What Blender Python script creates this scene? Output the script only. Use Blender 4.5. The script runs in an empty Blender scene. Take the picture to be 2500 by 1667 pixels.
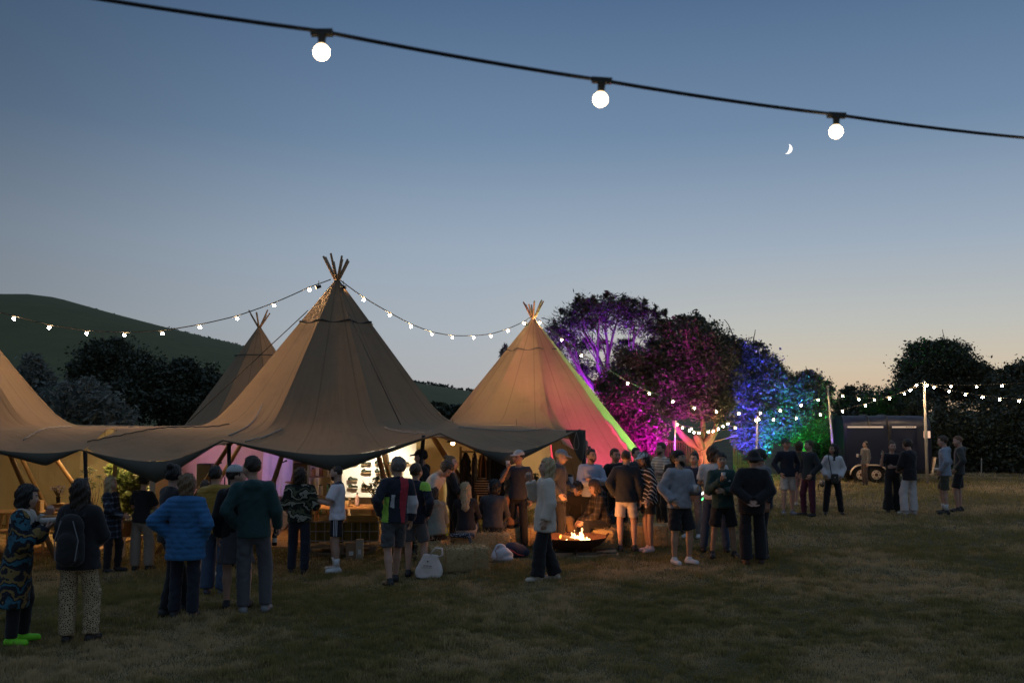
import bpy, bmesh, math, random
import numpy as np
from mathutils import Vector, Matrix
random.seed(7); RNG = np.random.default_rng(7)
SC = bpy.context.scene
COL = SC.collection
R = math.radians

# ------------------------------------------------------------------ camera
CAMZ = 2.37; FPX = 2430.6; TILT = math.atan((1010 - 833.5) / FPX)
cam = bpy.data.cameras.new('camera'); camo = bpy.data.objects.new('camera', cam); COL.objects.link(camo)
cam.lens = 35; cam.sensor_width = 36; cam.clip_start = 0.1; cam.clip_end = 6000
camo.location = (0, 0, CAMZ); camo.rotation_euler = (math.pi / 2 + TILT, 0, 0)
cam.dof.use_dof = True; cam.dof.focus_distance = 17; cam.dof.aperture_fstop = 4.5
SC.camera = camo

# ------------------------------------------------------------------ sky, sun, exposure
def lin(c):
    c = c / 255.0
    return c / 12.92 if c <= 0.04045 else ((c + 0.055) / 1.055) ** 2.4
def srgb(r, g, b, a=1.0): return (lin(r), lin(g), lin(b), a)
world = bpy.data.worlds.new('World'); SC.world = world; world.use_nodes = True
nt = world.node_tree; N = nt.nodes; L = nt.links
bg = N['Background']
tc = N.new('ShaderNodeTexCoord'); sep = N.new('ShaderNodeSeparateXYZ'); L.new(tc.outputs['Generated'], sep.inputs[0])
ramp = N.new('ShaderNodeValToRGB'); cr = ramp.color_ramp
stops = [(0.0, (216, 180, 144)), (0.045, (206, 192, 170)), (0.085, (189, 190, 184)), (0.165, (156, 171, 187)),
         (0.27, (112, 137, 165)), (0.39, (80, 107, 140)), (0.6, (100, 121, 148)), (1.0, (108, 126, 148))]
cool = [(0.0, (178, 175, 173)), (0.045, (174, 178, 182)), (0.085, (170, 179, 187)), (0.165, (154, 170, 187))] + stops[4:]
def fill(r, st):
    c = r.color_ramp
    while len(c.elements) < len(st): c.elements.new(0.5)
    for e, (p, q) in zip(c.elements, st): e.position = p; e.color = srgb(*q)
    L.new(sep.outputs[2], r.inputs[0])
fill(ramp, stops); ramp2 = N.new('ShaderNodeValToRGB'); fill(ramp2, cool)
SUNAZ = R(25)                                   # afterglow to the right of the view
hx = N.new('ShaderNodeCombineXYZ'); L.new(sep.outputs[0], hx.inputs[0]); L.new(sep.outputs[1], hx.inputs[1])
nz = N.new('ShaderNodeVectorMath'); nz.operation = 'NORMALIZE'; L.new(hx.outputs[0], nz.inputs[0])
dt = N.new('ShaderNodeVectorMath'); dt.operation = 'DOT_PRODUCT'; L.new(nz.outputs[0], dt.inputs[0]); dt.inputs[1].default_value = (math.sin(SUNAZ), math.cos(SUNAZ), 0)
mr = N.new('ShaderNodeMapRange'); mr.interpolation_type = 'SMOOTHSTEP'; L.new(dt.outputs['Value'], mr.inputs[0])
mr.inputs[1].default_value = 0.50; mr.inputs[2].default_value = 0.93; mr.inputs[3].default_value = 0.50; mr.inputs[4].default_value = 1.0
el = N.new('ShaderNodeMapRange'); el.interpolation_type = 'SMOOTHSTEP'; L.new(sep.outputs[2], el.inputs[0]); el.inputs[1].default_value = .28; el.inputs[2].default_value = .75
azm = N.new('ShaderNodeMix'); L.new(el.outputs[0], azm.inputs[0]); L.new(mr.outputs[0], azm.inputs[2]); azm.inputs[3].default_value = 1.1   # overhead the glow's direction no longer matters
mul = N.new('ShaderNodeVectorMath'); mul.operation = 'SCALE'; wm = N.new('ShaderNodeMapRange'); wm.interpolation_type = 'SMOOTHSTEP'; L.new(dt.outputs['Value'], wm.inputs[0]); wm.inputs[1].default_value = .88; wm.inputs[2].default_value = .995
cmx = N.new('ShaderNodeMix'); cmx.data_type = 'RGBA'; L.new(wm.outputs[0], cmx.inputs[0]); L.new(ramp2.outputs[0], cmx.inputs[6]); L.new(ramp.outputs[0], cmx.inputs[7]); L.new(cmx.outputs[2], mul.inputs[0]); L.new(azm.outputs[0], mul.inputs['Scale'])
sky = N.new('ShaderNodeTexSky'); sky.sky_type = 'NISHITA'; sky.sun_disc = False
sky.sun_elevation = R(-4); sky.sun_rotation = SUNAZ; sky.ozone_density = 3
sk2 = N.new('ShaderNodeVectorMath'); sk2.operation = 'SCALE'; L.new(sky.outputs[0], sk2.inputs[0]); sk2.inputs['Scale'].default_value = 0.06
add = N.new('ShaderNodeVectorMath'); add.operation = 'ADD'; L.new(mul.outputs[0], add.inputs[0]); L.new(sk2.outputs[0], add.inputs[1])
L.new(add.outputs[0], bg.inputs[0]); bg.inputs[1].default_value = 1.0
sun = bpy.data.lights.new('sun', 'SUN'); sun.energy = 0.02; sun.angle = R(25); sun.color = (1, .75, .55)
suno = bpy.data.objects.new('sun', sun); COL.objects.link(suno)
suno.rotation_euler = (R(84), 0, -SUNAZ + math.pi)
SC.view_settings.view_transform = 'Standard'; SC.view_settings.look = 'None'
SC.view_settings.exposure = 0; SC.view_settings.gamma = 1; SC.view_settings.use_curve_mapping = False
SC.render.engine = 'CYCLES'
SC.cycles.use_denoising = True; SC.cycles.use_adaptive_sampling = False
SC.cycles.max_bounces = 5; SC.cycles.diffuse_bounces = 3; SC.cycles.transparent_max_bounces = 8
SC.cycles.sample_clamp_indirect = 4.0; SC.cycles.caustics_reflective = False; SC.cycles.caustics_refractive = False
SC.cycles.use_light_tree = True

# ------------------------------------------------------------------ places: photograph pixel + distance -> point in the field
def P(px, py, d):
    a = (px - 1250) / FPX; b = -(py - 833.5) / FPX
    y = math.cos(TILT) - b * math.sin(TILT); z = math.sin(TILT) + b * math.cos(TILT)
    k = d / y
    return Vector((a * k, d, CAMZ + z * k))
def ss(t): t = min(max(t, 0), 1); return t * t * (3 - 2 * t)
def gz(x, y): return -0.3 * ss((y - 12) / 4.5) * ss((-0.5 - x) / 3.0)
def G(px, py):
    d = 5.0
    for step in (1.0, 0.1, 0.01):
        while d < 400:
            p = P(px, py, d + step)
            if p.z < gz(p.x, p.y): break
            d += step
    p = P(px, py, d); return Vector((p.x, p.y, gz(p.x, p.y)))
def GD(px, d):
    p = P(px, 1010, d); return Vector((p.x, d, gz(p.x, d)))

# ------------------------------------------------------------------ materials
MATS = {}
def newmat(name):
    m = bpy.data.materials.new(name); m.use_nodes = True
    return m, m.node_tree.nodes, m.node_tree.links, m.node_tree.nodes['Principled BSDF']
def mat(name, col, rough=0.85, metal=0.0, var=0.18, scale=9.0, bump=0.15, bscale=60.0, sheen=0.0, emit=None, es=0.0, coord='Object'):
    if name in MATS: return MATS[name]
    m, n, l, b = newmat(name)
    b.inputs['Roughness'].default_value = rough; b.inputs['Metallic'].default_value = metal
    t = n.new('ShaderNodeTexCoord')
    nz = n.new('ShaderNodeTexNoise'); nz.inputs['Scale'].default_value = scale; nz.inputs['Detail'].default_value = 4
    l.new(t.outputs[coord], nz.inputs['Vector'])
    mx = n.new('ShaderNodeMix'); mx.data_type = 'RGBA'; l.new(nz.outputs[0], mx.inputs[0])
    mx.inputs[6].default_value = tuple(c * (1 - var) for c in col[:3]) + (1,); mx.inputs[7].default_value = tuple(min(1, c * (1 + var)) for c in col[:3]) + (1,)
    l.new(mx.outputs[2], b.inputs['Base Color'])
    if bump:
        n2 = n.new('ShaderNodeTexNoise'); n2.inputs['Scale'].default_value = bscale; n2.inputs['Detail'].default_value = 3; l.new(t.outputs[coord], n2.inputs['Vector'])
        bp = n.new('ShaderNodeBump'); bp.inputs['Strength'].default_value = bump; bp.inputs['Distance'].default_value = 0.02
        l.new(n2.outputs[0], bp.inputs['Height']); l.new(bp.outputs[0], b.inputs['Normal'])
    if sheen: b.inputs['Sheen Weight'].default_value = sheen
    if emit: b.inputs['Emission Color'].default_value = tuple(emit) + (1,); b.inputs['Emission Strength'].default_value = es
    MATS[name] = m; return m
def cloth(col, name=None):
    name = name or 'cloth_%02x%02x%02x' % tuple(int(min(1, c) * 255) for c in col[:3])
    return mat(name, col, 0.9, 0, 0.2, 6, 0.35, 22, 0.15)
def two_tone(name, build, rough=0.9):
    """material whose colour comes from build(nodes, links, coord_socket) -> colour socket"""
    if name in MATS: return MATS[name]
    m, n, l, b = newmat(name); b.inputs['Roughness'].default_value = rough
    t = n.new('ShaderNodeTexCoord'); l.new(build(n, l, t.outputs['Object']), b.inputs['Base Color']); MATS[name] = m; return m
def mixc(n, l, fac, a, b):
    mx = n.new('ShaderNodeMix'); mx.data_type = 'RGBA'; l.new(fac, mx.inputs[0])
    for i, c in ((6, a), (7, b)):
        if isinstance(c, tuple): mx.inputs[i].default_value = tuple(c[:3]) + (1,)
        else: l.new(c, mx.inputs[i])
    return mx.outputs[2]
def mth(n, l, op, a, b=None, c=None):
    m = n.new('ShaderNodeMath'); m.operation = op
    for i, v in enumerate((a, b, c)):
        if v is None: continue
        if isinstance(v, (int, float)): m.inputs[i].default_value = v
        else: l.new(v, m.inputs[i])
    return m.outputs[0]
def emis(name, col, s):
    if name in MATS: return MATS[name]
    m = bpy.data.materials.new(name); m.use_nodes = True; n = m.node_tree.nodes; n.clear()
    e = n.new('ShaderNodeEmission'); o = n.new('ShaderNodeOutputMaterial'); e.inputs[0].default_value = tuple(col) + (1,); e.inputs[1].default_value = s
    m.node_tree.links.new(e.outputs[0], o.inputs[0]); MATS[name] = m; return m
def xyz(n, l, v):
    s = n.new('ShaderNodeSeparateXYZ'); l.new(v, s.inputs[0]); return s.outputs
def noise(n, l, v, sc, det=3, dim=None):
    t = n.new('ShaderNodeTexNoise'); t.inputs['Scale'].default_value = sc; t.inputs['Detail'].default_value = det; l.new(v, t.inputs['Vector']); return t.outputs[0]

# ------------------------------------------------------------------ mesh helpers
def mesh(name, v, f, smooth=False):
    """v: Nx3 array/list, f: list of index tuples or an MxK integer array"""
    me = bpy.data.meshes.new(name); v = np.asarray(v, dtype=np.float32).reshape(-1, 3)
    if isinstance(f, np.ndarray):
        M, K = f.shape
        me.vertices.add(len(v)); me.vertices.foreach_set('co', v.ravel())
        me.loops.add(M * K); me.loops.foreach_set('vertex_index', f.astype(np.int32).ravel())
        me.polygons.add(M); me.polygons.foreach_set('loop_start', np.arange(0, M * K, K, dtype=np.int32))
        me.update(calc_edges=True)
    else:
        me.from_pydata([tuple(map(float, p)) for p in v], [], [tuple(int(i) for i in q) for q in f])
    if smooth: me.polygons.foreach_set('use_smooth', np.ones(len(me.polygons), dtype=bool))
    return me
def link(name, me, m=None, parent=None, loc=None):
    o = bpy.data.objects.new(name, me); COL.objects.link(o)
    if m is not None:
        if me.materials: o.material_slots[0].link = 'OBJECT'; o.material_slots[0].material = m
        else: me.materials.append(m)
    if parent is not None: o.parent = parent
    if loc is not None: o.location = loc
    return o
def obj(name, vf, m=None, parent=None, smooth=False, loc=None):
    return link(name, mesh(name, vf[0], vf[1], smooth), m, parent, loc)
def tag(o, label, cat, group=None, kind=None):
    o['label'] = label; o['category'] = cat
    if group: o['group'] = group
    if kind: o['kind'] = kind
    return o
def thing(name, label, cat, loc=(0, 0, 0), rz=0, group=None):
    o = bpy.data.objects.new(name, None); COL.objects.link(o); o.location = loc; o.rotation_euler = (0, 0, rz); o.empty_display_size = 0.1
    return tag(o, label, cat, group)
def struct(name, vf, m, smooth=False):
    o = obj(name, vf, m, None, smooth); o['kind'] = 'structure'; return o
class MB:
    def __init__(s): s.v = []; s.f = []
    def add(s, vf):
        o = len(s.v); s.v += [tuple(p) for p in vf[0]]; s.f += [tuple(i + o for i in q) for q in vf[1]]; return s
    def box(s, c, d, rz=0, tilt=None): return s.add(box(c, d, rz, tilt))
    def tube(s, p, r, n=8): return s.add(tube(p, r, n))
    def lathe(s, pr, n=16, c=(0, 0, 0)): return s.add(lathe(pr, n, c))
    @property
    def vf(s): return (s.v, s.f)
def box(c, d, rz=0, rot=None):
    m = Matrix.Rotation(rz, 3, 'Z')
    if rot is not None: m = rot
    v = [Vector(c) + m @ Vector((sx * d[0] / 2, sy * d[1] / 2, sz * d[2] / 2)) for sz in (-1, 1) for sy in (-1, 1) for sx in (-1, 1)]
    return v, [(0, 2, 3, 1), (4, 5, 7, 6), (0, 1, 5, 4), (2, 6, 7, 3), (0, 4, 6, 2), (1, 3, 7, 5)]
def bevbox(c, d, bev, seg=2, rz=0):
    bm = bmesh.new(); bmesh.ops.create_cube(bm, size=1); bmesh.ops.scale(bm, vec=d, verts=bm.verts)
    bmesh.ops.bevel(bm, geom=bm.edges[:], offset=bev, segments=seg, affect='EDGES', profile=0.5)
    m = Matrix.Translation(c) @ Matrix.Rotation(rz, 4, 'Z'); bm.verts.index_update()
    v = [m @ x.co for x in bm.verts]; f = [tuple(q.index for q in p.verts) for p in bm.faces]; bm.free(); return v, f
def frames(pts):
    pts = [Vector(p) for p in pts]; out = []
    up = Vector((0.03, 0.05, 1))
    for i, p in enumerate(pts):
        t = (pts[min(i + 1, len(pts) - 1)] - pts[max(i - 1, 0)]).normalized()
        if abs(t.dot(up.normalized())) > 0.97: up = Vector((1, 0.1, 0.05))
        a = t.cross(up).normalized(); b = t.cross(a).normalized(); out.append((p, a, b))
    return out
def tube(pts, r, n=8):
    v = []; f = []; fr = frames(pts); k = len(fr)
    rs = r if isinstance(r, (list, tuple)) else [r] * k
    a0 = None
    for i, (p, a, b) in enumerate(fr):
        if a0 is not None and a.dot(a0) < 0: a, b = -a, -b
        a0 = a
        for j in range(n):
            t = 2 * math.pi * j / n; v.append(p + a * (rs[i] * math.cos(t)) + b * (rs[i] * math.sin(t)))
    for i in range(k - 1):
        for j in range(n): f.append((i * n + j, i * n + (j + 1) % n, (i + 1) * n + (j + 1) % n, (i + 1) * n + j))
    f.append(tuple(range(n))[::-1]); f.append(tuple((k - 1) * n + j for j in range(n))); return v, f
def lathe(prof, n=16, c=(0, 0, 0)):
    v = []; f = []; k = len(prof)
    for (r, z) in prof:
        for j in range(n): t = 2 * math.pi * j / n; v.append((c[0] + r * math.cos(t), c[1] + r * math.sin(t), c[2] + z))
    for i in range(k - 1):
        for j in range(n): f.append((i * n + j, i * n + (j + 1) % n, (i + 1) * n + (j + 1) % n, (i + 1) * n + j))
    f.append(tuple(range(n))[::-1]); f.append(tuple((k - 1) * n + j for j in range(n))); return v, f
def sph(c, r, n=10, m=7):
    pr = [(r * math.sin(math.pi * i / m) + 1e-4, -r * math.cos(math.pi * i / m)) for i in range(m + 1)]; return lathe(pr, n, c)
def light(name, kind, loc, energy, col, parent=None, target=None, size=0.1, angle=60, blend=0.6):
    l = bpy.data.lights.new(name, kind); l.energy = energy; l.color = col
    if kind == 'SPOT': l.spot_size = R(angle); l.spot_blend = blend
    l.shadow_soft_size = size
    o = bpy.data.objects.new(name, l); COL.objects.link(o); o.location = loc
    if target is not None: o.rotation_euler = (Vector(target) - Vector(loc)).to_track_quat('-Z', 'Y').to_euler()
    if parent is not None:
        o.parent = parent; o.matrix_parent_inverse = Matrix.LocRotScale(parent.location, parent.rotation_euler.to_quaternion(), parent.scale).inverted()
    return o

# ------------------------------------------------------------------ isosurfaces (bodies, clothes, bags)
def surf(fn, lo, hi, h):
    lo = np.asarray(lo, np.float32); hi = np.asarray(hi, np.float32)
    n = np.ceil((hi - lo) / h).astype(int) + 1
    ax = [lo[i] + h * np.arange(n[i], dtype=np.float32) for i in range(3)]
    Pt = np.stack(np.meshgrid(*ax, indexing='ij'), -1).reshape(-1, 3)
    F = fn(Pt).reshape(n); ins = F < 0
    c = n - 1
    acc = np.zeros((*c, 3), np.float32); cnt = np.zeros(c, np.float32)
    def sl(a, o): return a[o[0]:o[0] + c[0], o[1]:o[1] + c[1], o[2]:o[2] + c[2]]
    for axis in range(3):
        oth = [a for a in range(3) if a != axis]
        for u in (0, 1):
            for w in (0, 1):
                o0 = [0, 0, 0]; o0[oth[0]] = u; o0[oth[1]] = w; o1 = list(o0); o1[axis] = 1
                f0 = sl(F, o0); f1 = sl(F, o1); mk = (f0 < 0) != (f1 < 0)
                den = np.where(mk, f0 - f1, 1); t = np.where(mk, f0 / den, 0)
                p = np.zeros((*c, 3), np.float32); p[..., 0] = o0[0]; p[..., 1] = o0[1]; p[..., 2] = o0[2]; p[..., axis] = t
                acc += p * mk[..., None]; cnt += mk
    on = cnt > 0; idx = -np.ones(c, np.int32); idx[on] = np.arange(on.sum())
    ijk = np.argwhere(on); V = lo + h * (ijk + acc[on] / cnt[on][:, None])
    Q = []
    for axis in range(3):
        a, b = [(1, 2), (2, 0), (0, 1)][axis]
        s0 = [slice(0, n[i]) for i in range(3)]; s1 = list(s0); s0[axis] = slice(0, n[axis] - 1); s1[axis] = slice(1, n[axis])
        for k in (a, b): s0[k] = slice(1, n[k] - 1); s1[k] = slice(1, n[k] - 1)
        A = ins[tuple(s0)]; B = ins[tuple(s1)]
        for mk, flip in ((A & ~B, False), (~A & B, True)):
            e = np.argwhere(mk)
            if not len(e): continue
            e[:, a] += 1; e[:, b] += 1
            def cell(da, db):
                q = e.copy(); q[:, a] += da; q[:, b] += db; return idx[q[:, 0], q[:, 1], q[:, 2]]
            q = np.stack([cell(-1, -1), cell(0, -1), cell(0, 0), cell(-1, 0)], 1)
            Q.append(q[:, ::-1] if flip else q)
    Qf = np.concatenate(Q) if Q else np.zeros((0, 4), int)
    return V, Qf[(Qf >= 0).all(1)]
def cone(p, a, b, ra, rb, fy=1.0):
    a = np.asarray(a, np.float32); b = np.asarray(b, np.float32)
    if fy != 1.0:
        s = np.array([1, 1 / fy, 1], np.float32); p = p * s; a = a * s; b = b * s
    ab = b - a; q = p - a; t = np.clip(q @ ab / max(float(ab @ ab), 1e-9), 0, 1)
    return np.sqrt(((q - t[:, None] * ab) ** 2).sum(1)) - (ra + (rb - ra) * t)
def ell(p, c, r):
    r = np.asarray(r, np.float32); q = (p - np.asarray(c, np.float32)) / r
    k = np.sqrt((q ** 2).sum(1)); return (k - 1) * float(r.min()) * 1.15
def smin(a, b, k=0.03):
    h = np.clip(0.5 + 0.5 * (b - a) / k, 0, 1); return b + (a - b) * h - k * h * (1 - h)
def smax(a, b, k=0.02): return -smin(-a, -b, k)
def wob(p, amp, fr, ph):
    """soft cloth folds: warped, slanting creases"""
    x, y, z = p[:, 0], p[:, 1], p[:, 2]; fr = fr * 2.1; w = .9 * np.sin(z * fr * .2 + ph) + .7 * np.sin((x + y) * fr * .22 + 1.3 * ph)
    a = np.abs(np.sin((z * .55 + x * .5 + y * .35) * fr * .8 + w + ph)); b = np.abs(np.sin((z * .5 - x * .55 + y * .3) * fr * .7 - w + 2.1 * ph))
    return amp * (1.1 - 1.9 * np.minimum(a, b)) * (.55 + .45 * np.sin(x * 7 + z * 5 + ph * 3))

# ================================================================== SETTING: field, hill
def build_ground():
    def axis(fine_lo, fine_hi, step, far):
        f = np.arange(fine_lo, fine_hi + 1e-6, step); c = np.array([3, 8, 20, 50, 120, 300, 800, far])
        return np.concatenate([fine_lo - c[::-1], f, fine_hi + c])
    xs = axis(-24, 24, 0.5, 2500); ys = axis(1, 46, 0.5, 3500)
    X, Y = np.meshgrid(xs, ys, indexing='ij')
    Z = np.vectorize(gz)(X, Y) + 0.012 * np.sin(X * 1.7 + Y * 0.6) * np.sin(Y * 1.1 - X * 0.4)
    v = np.stack([X, Y, Z], -1).reshape(-1, 3); nx, ny = len(xs), len(ys)
    i = np.arange(nx - 1)[:, None] * ny + np.arange(ny - 1)[None, :]
    f = np.stack([i, i + ny, i + ny + 1, i + 1], -1).reshape(-1, 4)
    def col(n, l, c):
        a = noise(n, l, c, 0.55, 5); b = noise(n, l, c, 9, 4)
        r = n.new('ShaderNodeMapRange'); l.new(a, r.inputs[0]); r.inputs[1].default_value = .4; r.inputs[2].default_value = .66
        base = mixc(n, l, r.outputs[0], (.075, .072, .027), (.17, .13, .062))
        return mixc(n, l, b, base, (.048, .045, .02))
    m = two_tone('grass_soil', col, 1.0)
    n = m.node_tree.nodes; l = m.node_tree.links
    t = n.new('ShaderNodeTexCoord'); bp = n.new('ShaderNodeBump'); bp.inputs['Strength'].default_value = 0.8; bp.inputs['Distance'].default_value = 0.05
    l.new(noise(n, l, t.outputs['Object'], 14, 6), bp.inputs['Height']); l.new(bp.outputs[0], n['Principled BSDF'].inputs['Normal'])
    struct('ground', (v, f), m, True)
build_ground()

RIDGE = [(-900, 700), (-300, 716), (0, 727), (60, 727), (130, 735), (260, 770), (400, 805), (590, 849), (800, 894), (1020, 936), (1180, 961), (1400, 990), (1700, 1004), (2700, 1006)]
HEDGE = [(-300, 735), (0, 744), (130, 757), (280, 787), (400, 812), (590, 852)]
def ipl(pts, x):
    xs, ys = zip(*pts); return float(np.interp(x, xs, ys))
def build_hill():
    v = []; f = []; cols = list(range(-900, 2701, 30)); rows = np.concatenate([np.linspace(0, 1, 22), [1.3, 1.8]])
    for px in cols:
        top = P(px, ipl(RIDGE, px), 230)
        for t in rows:
            d = 62 + t * (230 - 62)
            x = (px - 1250) / FPX * d; h = top.z * (0.04 * t + 0.96 * ss(t) ** 1.25) if t <= 1 else top.z * (1 - 0.3 * (t - 1))
            v.append((x, d, h - 0.35 * (1 - min(t, 1))))
    nr = len(rows)
    for i in range(len(cols) - 1):
        for j in range(nr - 1): f.append((i * nr + j, (i + 1) * nr + j, (i + 1) * nr + j + 1, i * nr + j + 1))
    def col(n, l, c):
        a = noise(n, l, c, 0.035, 6); b = noise(n, l, c, 0.25, 6)
        base = mixc(n, l, a, (.080, .088, .020), (.170, .158, .055)); z = xyz(n, l, c)
        # the ploughed upper field beyond the hedgerow
        up = mth(n, l, 'MULTIPLY', mth(n, l, 'GREATER_THAN', z[1], 216), mth(n, l, 'LESS_THAN', z[0], -88))
        return mixc(n, l, b, mixc(n, l, up, base, (.12, .10, .055)), (.075, .08, .024))
    struct('hill', (v, f), two_tone('hill_field', col, 1.0), True)
build_hill()

# ------------------------------------------------------------------ leaves
def leafmat(name, c1, c2, trans=0.25):
    m, n, l, b = newmat(name); b.inputs['Roughness'].default_value = 0.42
    a = n.new('ShaderNodeAttribute'); a.attribute_name = 'tint'
    l.new(mixc(n, l, a.outputs['Fac'], c1, c2), b.inputs['Base Color'])
    tr = n.new('ShaderNodeBsdfTranslucent'); l.new(mixc(n, l, a.outputs['Fac'], c1, c2), tr.inputs[0])
    ms = n.new('ShaderNodeMixShader'); ms.inputs[0].default_value = trans
    l.new(b.outputs[0], ms.inputs[1]); l.new(tr.outputs[0], ms.inputs[2]); l.new(ms.outputs[0], n['Material Output'].inputs[0]); MATS[name] = m; return m
LEAF_DARK = leafmat('leaf_dark', (.024, .034, .020), (.062, .076, .040))
LEAF_OLIVE = leafmat('leaf_olive', (.036, .046, .028), (.088, .098, .056))
LEAF_GREY = leafmat('leaf_silver', (.09, .11, .10), (.20, .23, .20))
LEAF_PINE = leafmat('pine_needles', (.020, .032, .018), (.045, .06, .028), 0.1)
LEAF_LIGHT = leafmat('leaf_bright', (.06, .09, .03), (.12, .15, .05), 0.35)
BARK = mat('bark', (.13, .095, .07), 0.95, 0, .4, 7, .9, 18)
def leaves(blobs, n, size, clump=0.24, asp=0.55, shell=0.5, sprays=7):
    """blobs: (centre, (rx, ry, rz)); leaf quads gathered in clumps through the crown, thicker outside"""
    bl = list(blobs)
    if sprays:
        for c, r in blobs:
            for _ in range(sprays):
                u = RNG.normal(size=3); u[2] = abs(u[2]) if RNG.random() < .7 else u[2]; u /= np.linalg.norm(u); q = np.asarray(c) + u * np.asarray(r) * RNG.uniform(.78, 1.0)
                k = RNG.uniform(.16, .34); bl.append((q, tuple(np.asarray(r) * k * np.array([1, 1, RNG.uniform(.7, 1.5)]))))
    blobs = bl
    wts = np.array([r[0] * r[2] for _, r in blobs]); wts = wts / wts.sum()
    C = []; T = []
    for (c, r), w in zip(blobs, wts):
        k = max(int(n * w), 20); nc = max(k // 20, 4)
        u = RNG.normal(size=(nc, 3)); u /= np.linalg.norm(u, axis=1)[:, None]
        rad = shell + (1 - shell) * RNG.random(nc) ** 0.6; rad *= 1 + 0.16 * np.clip(RNG.normal(size=nc), -2, 1.6)
        cc = np.asarray(c) + u * rad[:, None] * np.asarray(r)
        id_ = RNG.integers(0, nc, k)
        pts = cc[id_] + np.clip(RNG.normal(size=(k, 3)), -1.8, 1.8) * clump * min(r) * np.array([1, 1, .75])
        C.append(pts); T.append(np.clip(0.25 + 0.5 * RNG.random(nc)[id_] + 0.25 * RNG.random(k), 0, 1))
    C = np.concatenate(C); T = np.concatenate(T); k = len(C)
    a = RNG.normal(size=(k, 3)); a[:, 2] *= 0.7; a /= np.linalg.norm(a, axis=1)[:, None]
    b = np.cross(a, RNG.normal(size=(k, 3))); b /= np.linalg.norm(b, axis=1)[:, None]
    s = (size * (0.4 + 1.0 * RNG.random(k) ** 1.6))[:, None]
    V = np.stack([C - a * s, C + b * s * asp, C + a * s, C - b * s * asp], 1).reshape(-1, 3)
    return V, np.arange(4 * k).reshape(-1, 4), np.repeat(T, 4)
def crown(name, parent, blobs, n, size, m, **kw):
    v, f, t = leaves(blobs, n, size, **kw)
    me = mesh(name, v, f); at = me.attributes.new('tint', 'FLOAT', 'POINT'); at.data.foreach_set('value', t.astype(np.float32))
    return link(name, me, m, parent)
def limb(a, b, r0, r1, wig=0.12, n=6):
    a = Vector(a); b = Vector(b); ln = (b - a).length; p = []
    off = Vector((random.uniform(-1, 1), random.uniform(-1, 1), random.uniform(-.3, .6))) * ln * wig
    for i in range(n + 1): t = i / n; p.append(a.lerp(b, t) + off * math.sin(math.pi * t) + Vector((random.uniform(-1, 1), random.uniform(-1, 1), random.uniform(-1, 1))) * ln * 0.012)
    return tube(p, [r0 + (r1 - r0) * i / n for i in range(n + 1)], 7), p
def grow(mb, a, b, r0, r1, depth, spread=0.6, zmax=99):
    b = Vector(b); b.z = min(b.z, zmax); vf, p = limb(a, b, r0, r1); mb.add(vf)
    if depth <= 0: return
    ln = (Vector(b) - Vector(a)).length
    for k in range(3):
        s = p[3 + k if 3 + k < len(p) else -1]; dr = (Vector(b) - Vector(a)).normalized()
        d2 = (dr + Vector((random.uniform(-1, 1), random.uniform(-1, 1), random.uniform(-.3, .8))) * spread).normalized()
        grow(mb, s, s + d2 * ln * random.uniform(.4, .65), r1 * 0.85, r1 * 0.3, depth - 1, spread, zmax)
def pb(px, py, rx, ry, d, dep=0.9):
    s = d / FPX; return (P(px, py, d), (rx * s, rx * s * dep, ry * s))
def tree(name, label, base, blobs, n, size, m, trunk_r=0.2, group=None, limbs=True, **kw):
    base = Vector(base); t = thing(name, label, 'tree' if 'tree' in name or 'pine' in name else 'shrub', base, 0, group)
    bl = [(c - base, r) for c, r in blobs]
    mb = MB(); main = max(bl, key=lambda q: q[1][0]); fork = Vector((main[0].x * 0.4, main[0].y * 0.4, max(main[0].z - main[1][2] * 0.9, 0.5)))
    vf, _ = limb((0, 0, -0.1), fork, trunk_r, trunk_r * 0.75, 0.05); mb.add(vf)
    if limbs:
        for c, r in bl: grow(mb, fork, c + Vector((0, 0, r[2] * 0.2)), trunk_r * 0.6, 0.04, 1)
    obj('trunk', mb.vf, BARK, t, True); crown('crown', t, bl, n, size, m, **kw)
    return t

# ---- trees lit by the coloured uplights, right of the tipis
D = 39
pine_base = GD(1520, 40)
pine = thing('pine_tree', 'tall flat-topped pine with bare violet-lit limbs behind the right tipi', 'tree', pine_base)
mb = MB(); tops = []
vf, pp = limb((0, 0, -.1), P(1490, 985, 40) - pine_base, .32, .24, .03); mb.add(vf); fk = pp[-1]
for px, py, dd in ((1380, 830, 39.6), (1420, 800, 40.5), (1460, 790, 39.2), (1510, 770, 40.8), (1550, 800, 39.4), (1600, 815, 40.2), (1350, 870, 40), (1575, 850, 41), (1480, 760, 40), (1630, 850, 40.6)):
    q = P(px, py, dd) - pine_base; grow(mb, fk, q, .10, .035, 2, .55, q.z + .15); tops.append(q)
obj('trunk', mb.vf, BARK, pine, True)
pbl = [pb(1395, 795, 62, 36, 40), pb(1445, 768, 62, 38, 40.5), (pb(1510, 765, 66, 38, 39.6)), pb(1565, 785, 56, 36, 40.3), pb(1355, 820, 36, 26, 39.8), pb(1475, 742, 58, 20, 40), pb(1600, 805, 36, 26, 40), pb(1420, 748, 26, 22, 40), pb(1545, 755, 30, 22, 40), pb(1365, 900, 30, 36, 41), pb(1345, 860, 22, 30, 41), pb(1400, 850, 40, 30, 41.5), pb(1375, 945, 36, 34, 41.5), pb(1600, 850, 34, 26, 41.5), pb(1450, 842, 40, 18, 42), pb(1530, 850, 44, 22, 42), pb(1490, 905, 40, 26, 42), pb(1420, 905, 36, 30, 42)]
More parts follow.
